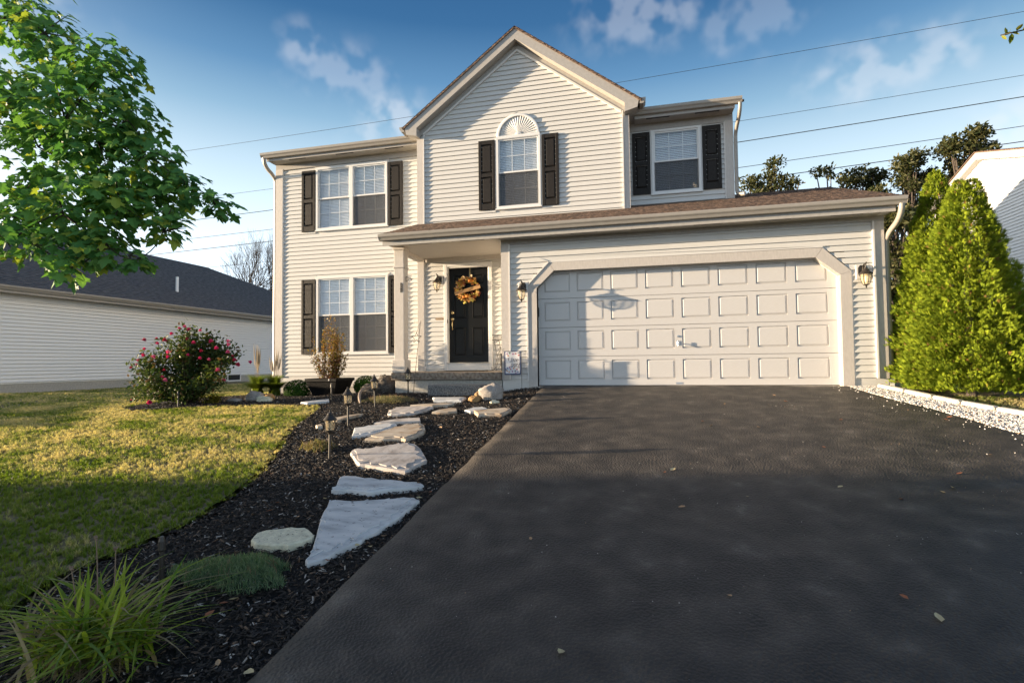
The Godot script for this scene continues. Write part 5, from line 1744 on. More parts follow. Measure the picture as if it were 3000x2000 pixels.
# ---------------------------------------------------------------- garden things
func rock(b: MB, r: Vector3, sd: int, rough := 0.25, rings := 16, segs := 24) -> void:
	var nz := FastNoiseLite.new()
	nz.seed = sd
	nz.frequency = 0.9
	var k0 := b.v.size()
	for j in rings + 1:
		var ph := PI * j / rings
		for k in segs:
			var w := TAU * k / segs
			var d := V(sin(ph) * cos(w), cos(ph), sin(ph) * sin(w))
			var f := 1.0 + rough * (nz.get_noise_3dv(d * 1.2) * 1.3 + 0.6 * nz.get_noise_3dv(d * 3.1) + 0.22 * nz.get_noise_3dv(d * 8.0))
			b.v.append(d * r * f)
			b.n.append(Vector3.ZERO); b.c.append(b.col); b.u.append(Vector2.ZERO)
	for j in rings:
		for k in segs:
			var p := k0 + j * segs + k
			var q := k0 + j * segs + (k + 1) % segs
			for t in [[p, q, q + segs], [p, q + segs, p + segs]]:
				b.i.append_array([t[0], t[1], t[2]])
				var n := (b.v[t[2]] - b.v[t[0]]).cross(b.v[t[1]] - b.v[t[0]])
				for e in t: b.n[e] += n
	for k in range(k0, b.v.size()): b.n[k] = b.n[k].normalized() if b.n[k].length() > 1e-9 else Vector3.UP

func stone(called: String, label: String, at: Vector3, r: Vector3, m: Material, sd: int, rough := 0.25, turn := 0.0, group := "") -> void:
	var b := MB.new()
	rock(b, r, sd, rough)
	at.y = ground_y(at.x, at.z) + r.y * 0.55
	var o := part(b, m, called)
	o.position = at
	o.rotation.y = turn
	tag(o, label, "rock", group)

const FLAGS := [[-0.711,5.777,-0.675,5.750,-0.530,5.744,-0.397,5.691,-0.221,5.626,-0.145,5.579,-0.054,5.577,0.007,5.619,-0.003,5.754,-0.010,5.880,-0.027,6.001,-0.056,6.128,-0.088,6.258,-0.097,6.349,-0.142,6.423,-0.187,6.522,-0.216,6.623,-0.284,6.687,-0.316,6.661,-0.343,6.564,-0.406,6.431,-0.490,6.269,-0.560,6.132,-0.640,5.958],
	[-0.934,5.259,-0.871,5.221,-0.690,5.248,-0.504,5.257,-0.265,5.254,-0.125,5.262,-0.095,5.290,-0.173,5.350,-0.320,5.425,-0.430,5.496,-0.505,5.537,-0.606,5.531,-0.710,5.523,-0.764,5.556,-0.834,5.554,-0.851,5.447],
	[-1.250,4.544,-1.286,4.403,-1.161,4.401,-1.071,4.309,-0.976,4.249,-0.886,4.160,-0.828,4.114,-0.693,4.135,-0.564,4.273,-0.471,4.418,-0.338,4.633,-0.366,4.763,-0.389,4.867,-0.411,4.994,-0.539,4.979,-0.663,4.949,-0.803,4.920,-0.939,4.902,-1.028,4.810],
	[-1.774,3.562,-1.635,3.418,-1.498,3.326,-1.350,3.272,-1.296,3.326,-1.305,3.528,-1.362,3.660,-1.423,3.775,-1.517,3.855,-1.607,3.903],
	[-1.381,4.006,-1.351,3.812,-1.310,3.624,-1.250,3.458,-1.161,3.304,-1.011,3.232,-0.915,3.333,-0.841,3.487,-0.798,3.649,-0.823,3.860,-0.872,3.986,-0.945,3.952,-1.152,3.998],
	[-1.674,3.241,-1.542,3.055,-1.350,2.934,-1.173,2.880,-1.067,3.104,-1.248,3.156,-1.456,3.225],
	[-1.766,2.668,-1.847,2.465,-1.854,2.214,-1.686,2.113,-1.322,2.065,-1.264,2.156,-1.333,2.438,-1.360,2.608,-1.476,2.661,-1.698,2.701],
	[-1.718,1.996,-1.534,1.866,-1.289,1.768,-1.066,1.784,-1.119,1.932,-1.347,2.003],
	[-1.654,1.245,-1.058,1.228,-1.038,1.553,-1.500,1.570],
	[-1.154,2.504,-1.113,2.329,-0.984,2.184,-0.880,2.219,-0.797,2.425,-0.912,2.490],
	[-0.720,2.334,-0.637,2.127,-0.529,2.084,-0.422,2.174,-0.531,2.400,-0.598,2.433],
	[-0.565,2.385,-0.391,2.281,-0.169,2.161,-0.082,2.157,-0.018,2.302,-0.053,2.471,-0.096,2.594,-0.295,2.612,-0.417,2.643],
	[-2.423,3.003,-2.325,2.792,-2.145,2.671,-2.243,2.930,-2.278,3.137,-2.326,3.140],
	[-2.418,3.423,-2.389,3.350,-2.286,3.463,-2.329,3.514],
	[-3.835,1.742,-3.731,1.565,-3.495,1.422,-3.351,1.646,-3.645,1.835],
	[-0.841,6.509,-0.876,6.416,-0.843,6.364,-0.765,6.327,-0.695,6.278,-0.588,6.264,-0.527,6.299,-0.464,6.346,-0.454,6.383,-0.488,6.450,-0.539,6.519,-0.649,6.544,-0.774,6.553]]

func flagstone(pts: Array, m: Material, label: String, thick: float, category := "flagstone", called := "flagstone", group := "flagstones of the front path") -> void:
	var poly := PackedVector2Array()
	for k in range(0, pts.size(), 2): poly.append(Vector2(pts[k], pts[k + 1]))
	# more corners, a little uneven
	var q := PackedVector2Array()
	for k in poly.size():
		var a := poly[k]
		var c := poly[(k + 1) % poly.size()]
		q.append(a)
		if a.distance_to(c) > 0.07: q.append((a + c) / 2 + Vector2(rng.randfn(), rng.randfn()) * 0.006)
	var mid := Vector2.ZERO
	for p in q: mid += p / q.size()
	var b := MB.new()
	var area := 0.0
	for k in q.size(): area += q[k].cross(q[(k + 1) % q.size()])
	if area > 0: q.reverse()
	var inner := PackedVector2Array()
	for p in q: inner.append(p + (mid - p).normalized() * 0.010)
	var H := func(p: Vector2, dy: float) -> Vector3: return V(p.x, ground_y(p.x, p.y) + dy, p.y)
	var t := Geometry2D.triangulate_polygon(inner)
	for k in range(0, t.size(), 3):
		var a: Vector3 = H.call(inner[t[k]], thick)
		var c: Vector3 = H.call(inner[t[k + 1]], thick)
		var d: Vector3 = H.call(inner[t[k + 2]], thick)
		if (c - a).cross(d - a).y < 0: b.tri(a, d, c)
		else: b.tri(a, c, d)
	for k in q.size():
		var j := (k + 1) % q.size()
		var u := thick - 0.010
		b.quad(H.call(q[k], -0.03), H.call(q[j], -0.03), H.call(q[j], u), H.call(q[k], u))
		b.quad(H.call(q[k], u), H.call(q[j], u), H.call(inner[j], thick), H.call(inner[k], thick))
	if absf(area) > 0.3:   # a cleft layer on top, its edge broken
		var lay := PackedVector2Array()
		for k in q.size():
			var p := mid.lerp(q[k], 0.86 + 0.09 * sin(k * 2.7)) + Vector2(-0.022, -0.012)
			lay.append(p)
		var t2 := Geometry2D.triangulate_polygon(lay)
		for k in range(0, t2.size(), 3):
			var a: Vector3 = H.call(lay[t2[k]], thick + 0.007)
			var c: Vector3 = H.call(lay[t2[k + 1]], thick + 0.007)
			var d: Vector3 = H.call(lay[t2[k + 2]], thick + 0.007)
			if (c - a).cross(d - a).y < 0: b.tri(a, d, c)
			else: b.tri(a, c, d)
		for k in lay.size():
			var j := (k + 1) % lay.size()
			b.quad(H.call(lay[k], thick - 0.002), H.call(lay[j], thick - 0.002), H.call(lay[j], thick + 0.007), H.call(lay[k], thick + 0.007))
	var o := part(b, m, called)
	tag(o, label, category, group)

func garden_stones() -> void:
	var L := ["large blue grey flagstone with ledges, nearest the driveway edge in the foreground", "narrow wedge shaped grey flagstone just beyond the largest one",
		"broad rosy flagstone crossed by a thin post shadow", "small pale flagstone left of the tan pointed one", "tan pointed flagstone with a rusty patch",
		"thin grey flagstone behind the tan pointed one", "pale flagstone lying left of the middle of the upper path", "long flat flagstone directly behind the pale upper one",
		"pale flagstone lying against the concrete step", "small pointed flagstone in the middle of the upper path", "small pale flagstone below the granite boulder",
		"squarish tan flagstone closest to the driveway by the boulder", "slim tan flagstone behind the second path light", "small tan stone at the lawn edge behind the nearest path light",
		"slim grey flagstone lying in front of the planter"]
	var mats := [M.flag, M.flag, M.flag_pink, M.flag, M.flag_tan, M.flag_pink, M.flag_pink, M.flag_tan, M.flag, M.flag_tan, M.flag, M.flag_tan, M.flag_tan, M.flag_tan, M.flag]
	for k in L.size(): flagstone(FLAGS[k], mats[k], L[k], 0.05)
	flagstone(FLAGS[15], M.cream_stone, "thick cream coloured stone beside the dianthus cushion", 0.055, "rock", "cream_stone", "")
	# thin ledges on the largest stone
	stone("boulder", "dark weathered boulder beside the porch post", V(-3.12, 0, -0.02), V(0.26, 0.22, 0.19), M.boulder, 3, 0.35, 0.3)
	stone("boulder", "low dark rock leaning against the dark boulder's left side", V(-3.34, 0, 0.2), V(0.19, 0.12, 0.14), M.boulder, 14, 0.35, 0.0)
	stone("boulder", "pale speckled granite boulder beside the driveway and the step", V(-0.63, 0, 1.2), V(0.21, 0.165, 0.16), M.granite, 9, 0.2, 0.4)
	stone("small_rock", "orange rock nestled at the left of the granite boulder", V(-0.86, 0, 1.42), V(0.09, 0.07, 0.08), M.orange_rock, 21, 0.3)
	stone("small_rock", "tan rock tucked between the granite boulder and the orange rock", V(-0.83, 0, 1.27), V(0.07, 0.09, 0.06), M.orange_rock, 25, 0.3, 0.5)
	stone("small_rock", "little pale yellow rock in front of the granite boulder", V(-0.46, 0, 1.62), V(0.075, 0.04, 0.05), M.cream_stone, 30, 0.3)
	stone("small_rock", "white lumpy rock in front of the reed grass", V(-5.30, 0, 1.05), V(0.19, 0.12, 0.11), M.granite, 33, 0.25)
	stone("small_rock", "brown rock behind the white lumpy rock", V(-5.15, 0, 0.85), V(0.10, 0.08, 0.09), M.orange_rock, 37, 0.25)
	stone("small_rock", "flat tan rock right of the white lumpy rock", V(-5.02, 0, 1.15), V(0.17, 0.07, 0.09), M.cream_stone, 41, 0.25)
	stone("small_rock", "flat grey rock left of the white lumpy rock", V(-5.62, 0, 1.2), V(0.15, 0.05, 0.09), M.granite, 45, 0.25)
	stone("field_stone", "grey stone at the right edge behind the evergreen", V(7.25, 0, 0.95), V(0.14, 0.09, 0.12), M.step, 49, 0.25)
	var st := thing("concrete_step", "rough grey concrete step block in front of the porch slab", "step", V(-1.46, -0.2, 0.5))
	part(MB.new().cbox(V(-0.50, -0.1, -0.24), V(0.50, 0.245, 0.22), 0.014), M.step, "block", st)
	# driftwood arc by the boulder
	var dw := thing("driftwood", "bent grey driftwood branch curving left of the dark boulder", "driftwood", V(-2.95, ground_y(-2.95, 1.1), 1.1))
	part(MB.new().tube(bend(V(0.22, -0.03, 0.62), V(-0.05, 0.22, 0.3), V(-0.22, 0.17, -0.6), 8), [0.016, 0.024, 0.027, 0.026, 0.024, 0.022, 0.019, 0.014, 0.008], 7), mat_once("driftwood_grey", Color(0.26, 0.21, 0.17), 0.9), "branch", dw)
	# edging stones along the gravel
	var e := [Vector2(5.36, 0.33), Vector2(5.52, 0.80), Vector2(5.66, 1.25), Vector2(5.80, 1.62), Vector2(5.98, 1.98), Vector2(6.22, 2.4), Vector2(6.5, 2.85), Vector2(6.85, 3.4)]
	for k in e.size() - 1:
		var a: Vector2 = e[k]
		var c: Vector2 = e[k + 1]
		var m := (a + c) / 2
		var b := MB.new()
		b.cbox(V(-0.055, -0.05, -(a.distance_to(c)) / 2 + 0.006), V(0.055, 0.075, a.distance_to(c) / 2 - 0.006), 0.018)
		var o := part(b, M.edging, "edging_stone")
		o.position = V(m.x, ground_y(m.x, m.y) + 0.01, m.y)
		o.rotation = V(atan2(ground_y(a.x, a.y) - ground_y(c.x, c.y), a.distance_to(c)), atan2(c.x - a.x, c.y - a.y), 0)
		tag(o, ["first pale edging stone at the garage corner", "second pale edging stone from the garage corner", "third pale edging stone from the garage corner", "fourth pale edging stone from the garage corner", "fifth pale edging stone from the garage corner", "sixth pale edging stone, near the right picture edge", "last pale edging stone, cut by the right picture edge"][k], "edging stone", "edging stones along the gravel")

func wall_lantern(at: Vector3, label: String) -> void:
	# at: middle of the back plate on the wall, lantern hangs from a scrolled arm
	var o := thing("wall_lantern", label, "lantern", at, 0, "black wall lanterns")
	part(MB.new().cbox(V(-0.09, -0.13, 0.0), V(0.09, 0.10, 0.018), 0.004), M.channel, "mounting_block", o)
	var pl := MB.new()
	pl.prism([Vector2(-0.06, -0.05), Vector2(-0.035, -0.09), Vector2(0.035, -0.09), Vector2(0.06, -0.05), Vector2(0.06, 0.05), Vector2(0.035, 0.09), Vector2(-0.035, 0.09), Vector2(-0.06, 0.05)], 0.018, 0.038)
	part(pl, M.iron, "back_plate", o)
	var z := 0.155
	var arm := MB.new()
	arm.tube(bend(V(0, -0.02, 0.038), V(0, 0.13, 0.06), V(0, 0.085, z), 8), [0.014, 0.013, 0.012, 0.012, 0.011, 0.011, 0.011, 0.011, 0.011], 8)
	arm.tube(bend(V(0, 0.085, z), V(0, 0.13, z + 0.03), V(0, 0.10, z + 0.035), 5), [0.011, 0.010, 0.009, 0.008, 0.007, 0.005], 7)
	arm.tube([V(0, 0.09, z), V(0, 0.02, z)], [0.010, 0.012], 8)
	part(arm, M.iron, "arm", o)
	var hood := MB.new()
	hood.lathe([Vector2(0.098, -0.075), Vector2(0.10, -0.068), Vector2(0.085, -0.05), Vector2(0.055, -0.022), Vector2(0.045, 0.0), Vector2(0.028, 0.012), Vector2(0.024, 0.03), Vector2(0.0, 0.036)], V(0, 0, z), 16)
	hood.lathe([Vector2(0.0, -0.07), Vector2(0.098, -0.075)], V(0, 0, z), 16)
	part(hood, M.iron, "hood", o)
	var gl := MB.new()
	gl.lathe([Vector2(0.036, -0.235), Vector2(0.055, -0.20), Vector2(0.068, -0.15), Vector2(0.074, -0.076)], V(0, 0, z), 16)
	part(gl, M.lamp_glass, "glass", o)
	for k in 6:
		var w := TAU * (k + 0.3) / 6
		var r := MB.new()
		var p := []
		for q in [Vector2(0.076, -0.074), Vector2(0.071, -0.15), Vector2(0.058, -0.20), Vector2(0.038, -0.238)]: p.append(V(cos(w) * q.x, q.y, z + sin(w) * q.x))
		r.tube(p, [0.0045, 0.0045, 0.0045, 0.0045], 5, false)
		part(r, M.iron, "rib", o)
	var foot := MB.new()
	foot.lathe([Vector2(0.0, -0.295), Vector2(0.006, -0.285), Vector2(0.012, -0.272), Vector2(0.008, -0.262), Vector2(0.02, -0.25), Vector2(0.042, -0.24), Vector2(0.04, -0.23), Vector2(0.0, -0.226)], V(0, 0, z), 12)
	part(foot, M.iron, "finial", o)
	part(MB.new().lathe([Vector2(0.0, -0.20), Vector2(0.012, -0.195), Vector2(0.016, -0.17), Vector2(0.012, -0.14), Vector2(0.010, -0.10)], V(0, 0, z), 10), M.pvc, "bulb", o)

func path_light(at: Vector3, label: String, lean: float) -> void:
	at.y = ground_y(at.x, at.z)
	var o := thing("path_light", label, "path light", at, rng.randf() * 1.0, "lantern path lights")
	o.rotation.z = lean
	part(MB.new().tube([V(0, -0.12, 0), V(0, 0.30, 0)], [0.0125, 0.0125], 6), M.bronze, "stake", o)
	var base := MB.new()
	base.lathe([Vector2(0.014, 0.27), Vector2(0.02, 0.285), Vector2(0.03, 0.295), Vector2(0.05, 0.30), Vector2(0.054, 0.312), Vector2(0.046, 0.318), Vector2(0.0, 0.318)], Vector3.ZERO, 12)
	part(base, M.bronze, "base", o)
	var gl := MB.new()
	gl.lathe([Vector2(0.042, 0.318), Vector2(0.048, 0.42)], Vector3.ZERO, 8, false)
	part(gl, M.lamp_glass, "glass", o)
	for k in 4:
		var w := TAU * k / 4
		var v := TAU * (k + 1) / 4
		var c := MB.new()
		var a := V(cos(w) * 0.047, 0.318, sin(w) * 0.047)
		var b := V(cos(w) * 0.053, 0.422, sin(w) * 0.053)
		var d := V(cos(v) * 0.047, 0.318, sin(v) * 0.047)
		var e := V(cos(v) * 0.053, 0.422, sin(v) * 0.053)
		c.tube([a, b], [0.004, 0.004], 5, false)
		c.tube([a, (a + e) / 2 * V(1.12, 1, 1.12), e], [0.003, 0.003, 0.003], 4, false)
		c.tube([d, (d + b) / 2 * V(1.12, 1, 1.12), b], [0.003, 0.003, 0.003], 4, false)
		part(c, M.bronze, "cage_bars", o)
	var roof := MB.new()
	roof.lathe([Vector2(0.0, 0.417), Vector2(0.068, 0.418), Vector2(0.071, 0.426), Vector2(0.062, 0.438), Vector2(0.044, 0.458), Vector2(0.032, 0.474), Vector2(0.034, 0.480), Vector2(0.030, 0.488), Vector2(0.014, 0.502), Vector2(0.010, 0.510), Vector2(0.013, 0.516), Vector2(0.008, 0.526), Vector2(0.0, 0.534)], Vector3.ZERO, 16)
	part(roof, M.bronze, "roof", o)

func fixtures() -> void:
	wall_lantern(V(-0.295, 1.81, Z_GARAGE + 0.010), "black wall lantern left of the garage door")
	wall_lantern(V(5.24, 1.83, Z_GARAGE + 0.010), "black wall lantern right of the garage door")
	wall_lantern(V(-2.44, 2.24, Z_GABLE + 0.010), "black wall lantern beside the front door under the porch")
	path_light(V(-1.417, 0, 4.667), "bronze lantern path light nearest the camera", -0.015)
	path_light(V(-2.013, 0, 3.299), "bronze lantern path light, second from the camera", 0.01)
	path_light(V(-2.298, 0, 2.027), "bronze lantern path light in front of the dark boulder", 0.03)
	path_light(V(-2.30, 0, 0.80), "dark lantern path light standing before the porch slab", 0.0)
	for q in [[V(-3.40, 0, 1.5), 0.33, "short dark stake standing in the mulch before the planter"], [V(-6.08, 0, 2.0), 0.28, "short dark stake under the rose bush"], [V(-0.93, 0, 7.12), 0.34, "dark stake standing behind the daylily clump"]]:
		var p: Vector3 = q[0]
		p.y = ground_y(p.x, p.z)
		var o := thing("garden_stake", q[2], "stake", p, 0, "bare light stakes")
		part(MB.new().tube([V(0, -0.1, 0), V(0, q[1] * 0.75, 0)], [0.014, 0.014], 6), M.bronze, "post", o)
		part(MB.new().lathe([Vector2(0.013, q[1] * 0.75), Vector2(0.02, q[1] * 0.78), Vector2(0.018, q[1] * 0.92), Vector2(0.010, q[1]), Vector2(0, q[1])], Vector3.ZERO, 8), M.bronze, "socket", o)
	# star on a bent rod
	var s := thing("star_stake", "rusty wire star hanging from a leaning rod before the porch", "garden ornament", V(-2.30, ground_y(-2.3, 0.6), 0.6))
	part(MB.new().tube([V(0, -0.05, 0), V(0.16, 1.37, 0)], [0.005, 0.004], 6), M.iron, "rod", s)
	var star := MB.new()
	var c := V(0.085, 1.06, 0.012)
	for k in 10:
		var a := TAU * k / 10 + PI / 2
		var b := TAU * (k + 1) / 10 + PI / 2
		var ra := 0.10 if k % 2 == 0 else 0.043
		var rb := 0.10 if k % 2 == 1 else 0.043
		star.tube([c + V(cos(a) * ra, sin(a) * ra, 0), c + V(cos(b) * rb, sin(b) * rb, 0)], [0.005, 0.005], 5)
	star.tube([c + V(0, 0.10, 0), V(0.155, 1.34, 0.003)], [0.0025, 0.0025], 4)
	part(star, M.iron, "star", s)
	# small garden flag
	var f := thing("garden_flag_stand", "thin black wire stand beside the garage trim", "flag stand", V(-0.30, ground_y(-0.30, 0.36), 0.36))
	var fy := 0.64 - f.position.y
	var w := MB.new()
	w.tube([V(0, -0.05, 0), V(0, fy, 0)], [0.004, 0.004], 6)
	w.tube([V(-0.345, fy, 0), V(0.095, fy, 0)], [0.004, 0.004], 6)
	w.tube(bend(V(-0.345, fy, 0), V(-0.36, fy + 0.06, 0), V(-0.315, fy + 0.035, 0), 5), [0.003, 0.003, 0.003, 0.003, 0.003, 0.003], 5)
	w.tube(bend(V(0.075, fy, 0), V(0.10, fy - 0.07, 0), V(0.045, fy - 0.045, 0), 5), [0.003, 0.003, 0.003, 0.003, 0.003, 0.003], 5)
	part(w, M.iron, "wire_frame", f)
	garden_flag(V(-0.615, 0.215, 0.372))
	welcome_stand()
	# wreath
	wreath()
	# hooks on the porch post
	for q in [[V(-2.70, 1.92, 0.185), "black iron plant hook on the front of the porch post", false], [V(-2.665, 2.10, 0.08), "black iron plant bracket on the side of the porch post", true]]:
		var h := thing("plant_hook", q[1], "hook", q[0])
		var b := MB.new()
		if q[2]:
			b.tube([V(0, -0.06, 0), V(0, 0.05, 0)], [0.006, 0.006], 5)
			b.tube([V(0, 0.04, 0), V(0.11, 0.005, 0.0)], [0.005, 0.004], 5)
			b.tube([V(0, -0.06, 0), V(0.10, 0.005, 0)], [0.004, 0.004], 5)
			b.tube(bend(V(0.11, 0.005, 0), V(0.13, -0.03, 0), V(0.10, -0.03, 0), 4), [0.004, 0.004, 0.004, 0.004, 0.003], 5)
		else:
			for k in 3: b.tube(bend(V(-0.02, 0.07 - k * 0.05, 0), V(0.04, 0.06 - k * 0.05, 0.02), V(0.0, 0.02 - k * 0.05, 0), 4), [0.007, 0.007, 0.007, 0.007, 0.007], 5)
			b.box(V(-0.035, -0.10, -0.005), V(-0.015, 0.09, 0.002))
			b.tube([V(0, -0.04, 0.005), V(0.02, -0.05, 0.13)], [0.006, 0.005], 5)
		part(b, M.iron, "iron", h)
	# door mat and small sign
	var dm := thing("doormat", "thin black doormat lying before the front door", "doormat", V(-1.80, 0.262, -0.80))
	part(MB.new().cbox(V(-0.46, 0.002, -0.30), V(0.46, 0.016, 0.28), 0.005), M.mat_rubber, "mat", dm)
	var ns := thing("door_plaque", "small tan plaque with dark lettering on the siding left of the door", "sign", V(-2.44, 1.395, Z_GABLE + 0.014))
	part(MB.new().cbox(V(-0.092, -0.024, 0.0), V(0.092, 0.024, 0.006), 0.002), mat_once("tan_plaque", Color(0.55, 0.40, 0.26), 0.6), "plate", ns)
	letters("NO SOLICITING", 0.024, V(0, 0, 0.0065), M.ink, "lettering", ns)

func letters(t: String, h: float, at: Vector3, m: Material, called: String, parent: Node, font := "Droid Sans") -> void:
	var tm := TextMesh.new()
	var sf := SystemFont.new()
	sf.font_names = PackedStringArray([font])
	tm.font = sf
	tm.text = t
	tm.font_size = 64
	tm.pixel_size = h / 48.0
	tm.depth = 0.0016
	var o := MeshInstance3D.new()
	o.mesh = tm
	o.name = called
	o.set_surface_override_material(0, m)
	o.position = at
	parent.add_child(o, true)

func garden_flag(at: Vector3) -> void:
	var o := thing("garden_flag", "small white garden flag reading Live Happy with printed flowers and a blue border", "flag", at)
	var W := 0.305
	var H := 0.425
	var wave := func(x: float, y: float) -> float: return 0.008 * sin(x * 22.0) * (1.0 - y / H) + 0.001
	var sheet := func(x0: float, x1: float, y0: float, y1: float, dz: float) -> MB:
		var b := MB.new()
		for k in 10:
			var a := lerpf(x0, x1, k / 10.0)
			var c := lerpf(x0, x1, (k + 1) / 10.0)
			b.quad(V(a, y0, wave.call(a, y0) + dz), V(c, y0, wave.call(c, y0) + dz), V(c, y1, wave.call(c, y1) + dz), V(a, y1, wave.call(a, y1) + dz))
		return b
	part(sheet.call(0.0, W, 0.0, H, 0.0), M.cloth_blue, "border", o)
	part(sheet.call(0.022, W - 0.022, 0.022, H - 0.012, 0.0025), M.cloth, "field", o)
	letters("Live", 0.075, V(0.165, 0.265, 0.006), M.ink, "lettering", o, "Droid Serif")
	letters("Happy", 0.068, V(0.145, 0.185, 0.006), M.ink, "lettering", o, "Droid Serif")
	var pr := MB.new()
	var cols := [Color(0.45, 0.05, 0.05), Color(0.05, 0.07, 0.25), Color(0.55, 0.2, 0.05), Color(0.3, 0.06, 0.2), Color(0.06, 0.14, 0.05), Color(0.1, 0.1, 0.12)]
	for q in [[0.05, 0.38], [0.10, 0.39], [0.16, 0.375], [0.21, 0.38], [0.26, 0.39], [0.265, 0.35], [0.07, 0.345], [0.06, 0.12], [0.05, 0.07], [0.09, 0.05], [0.12, 0.10], [0.15, 0.06], [0.17, 0.12], [0.20, 0.07], [0.23, 0.10], [0.25, 0.05], [0.265, 0.13], [0.10, 0.135], [0.035, 0.095], [0.21, 0.035]]:
		pr.col = cols[rng.randi() % cols.size()]
		for k in 5:
			var w := TAU * k / 5 + rng.randf()
			var c := V(q[0], q[1], wave.call(q[0], q[1]) + 0.0045)
			pr.tri(c, c + V(cos(w - 0.5) * 0.016, sin(w - 0.5) * 0.016, 0), c + V(cos(w + 0.5) * 0.016, sin(w + 0.5) * 0.016, 0))
	part(pr, M.print, "printed_flowers", o)

func welcome_stand() -> void:
	var o := thing("scroll_sign_stand", "scrolled iron sign stand with an ornate plate right of the front door", "sign stand", V(-1.08, 0.262, -0.9))
	var b := MB.new()
	b.box(V(-0.115, 0.635, -0.004), V(0.155, 0.645, 0.004)); b.box(V(-0.115, 0.735, -0.004), V(0.155, 0.745, 0.004))
	part(b, M.iron, "plate_frame", o)
	var sc := MB.new()
	for k in 9: sc.tube(bend(V(-0.10 + k * 0.028, 0.65, 0), V(-0.07 + k * 0.028, 0.70, 0.005), V(-0.10 + k * 0.028, 0.73, 0), 4), [0.007, 0.008, 0.007, 0.006, 0.006], 5)
	part(sc, M.iron, "plate_scrolls", o)
	var lg := MB.new()
	lg.tube(bend(V(0.03, 0.635, 0), V(0.09, 0.35, 0), V(-0.03, 0.08, 0.03), 8), [0.006, 0.006, 0.006, 0.006, 0.006, 0.006, 0.006, 0.006, 0.006], 6)
	lg.tube(bend(V(-0.03, 0.08, 0.03), V(-0.12, -0.04, 0.05), V(-0.12, 0.09, 0.04), 6), [0.006, 0.006, 0.006, 0.006, 0.006, 0.005, 0.004], 6)
	lg.tube(bend(V(0.03, 0.62, 0), V(-0.14, 0.62, 0.0), V(-0.05, 0.53, 0.01), 6), [0.005, 0.005, 0.005, 0.005, 0.005, 0.004, 0.004], 6)
	lg.tube(bend(V(0.07, 0.5, 0), V(-0.03, 0.25, 0), V(-0.08, 0.06, 0.0), 6), [0.005, 0.005, 0.005, 0.005, 0.005, 0.005, 0.005], 6)
	lg.tube(bend(V(-0.08, 0.06, 0), V(-0.02, -0.06, 0.04), V(0.08, 0.16, 0.02), 6), [0.005, 0.005, 0.005, 0.005, 0.005, 0.005, 0.005], 6)
	lg.tube([V(0.14, 0.64, 0), V(0.10, 0.3, -0.05), V(0.12, 0.005, -0.08)], [0.006, 0.006, 0.006], 6)
	lg.tube([V(-0.08, 0.64, 0), V(-0.03, 0.3, -0.06), V(-0.06, 0.005, -0.10)], [0.005, 0.005, 0.005], 6)
	part(lg, M.iron, "legs", o)
	var bx := thing("black_case", "small upright black box leaning at the right end of the porch", "box", V(-0.95, 0.262, -0.86))
	part(MB.new().cbox(V(-0.06, 0.10, -0.04), V(0.06, 0.36, 0.03), 0.012), M.mat_rubber, "case", bx)
	part(MB.new().box(V(-0.045, 0.0, -0.03), V(0.045, 0.10, 0.02)), M.iron, "foot", bx)
	part(MB.new().tube([V(-0.03, 0.36, 0), V(-0.02, 0.60, 0), V(0.03, 0.60, 0), V(0.03, 0.36, 0)], [0.004, 0.004, 0.004, 0.004], 5, false), mat_once("copper_wire", Color(0.35, 0.16, 0.08), 0.5), "wire_loop", bx)

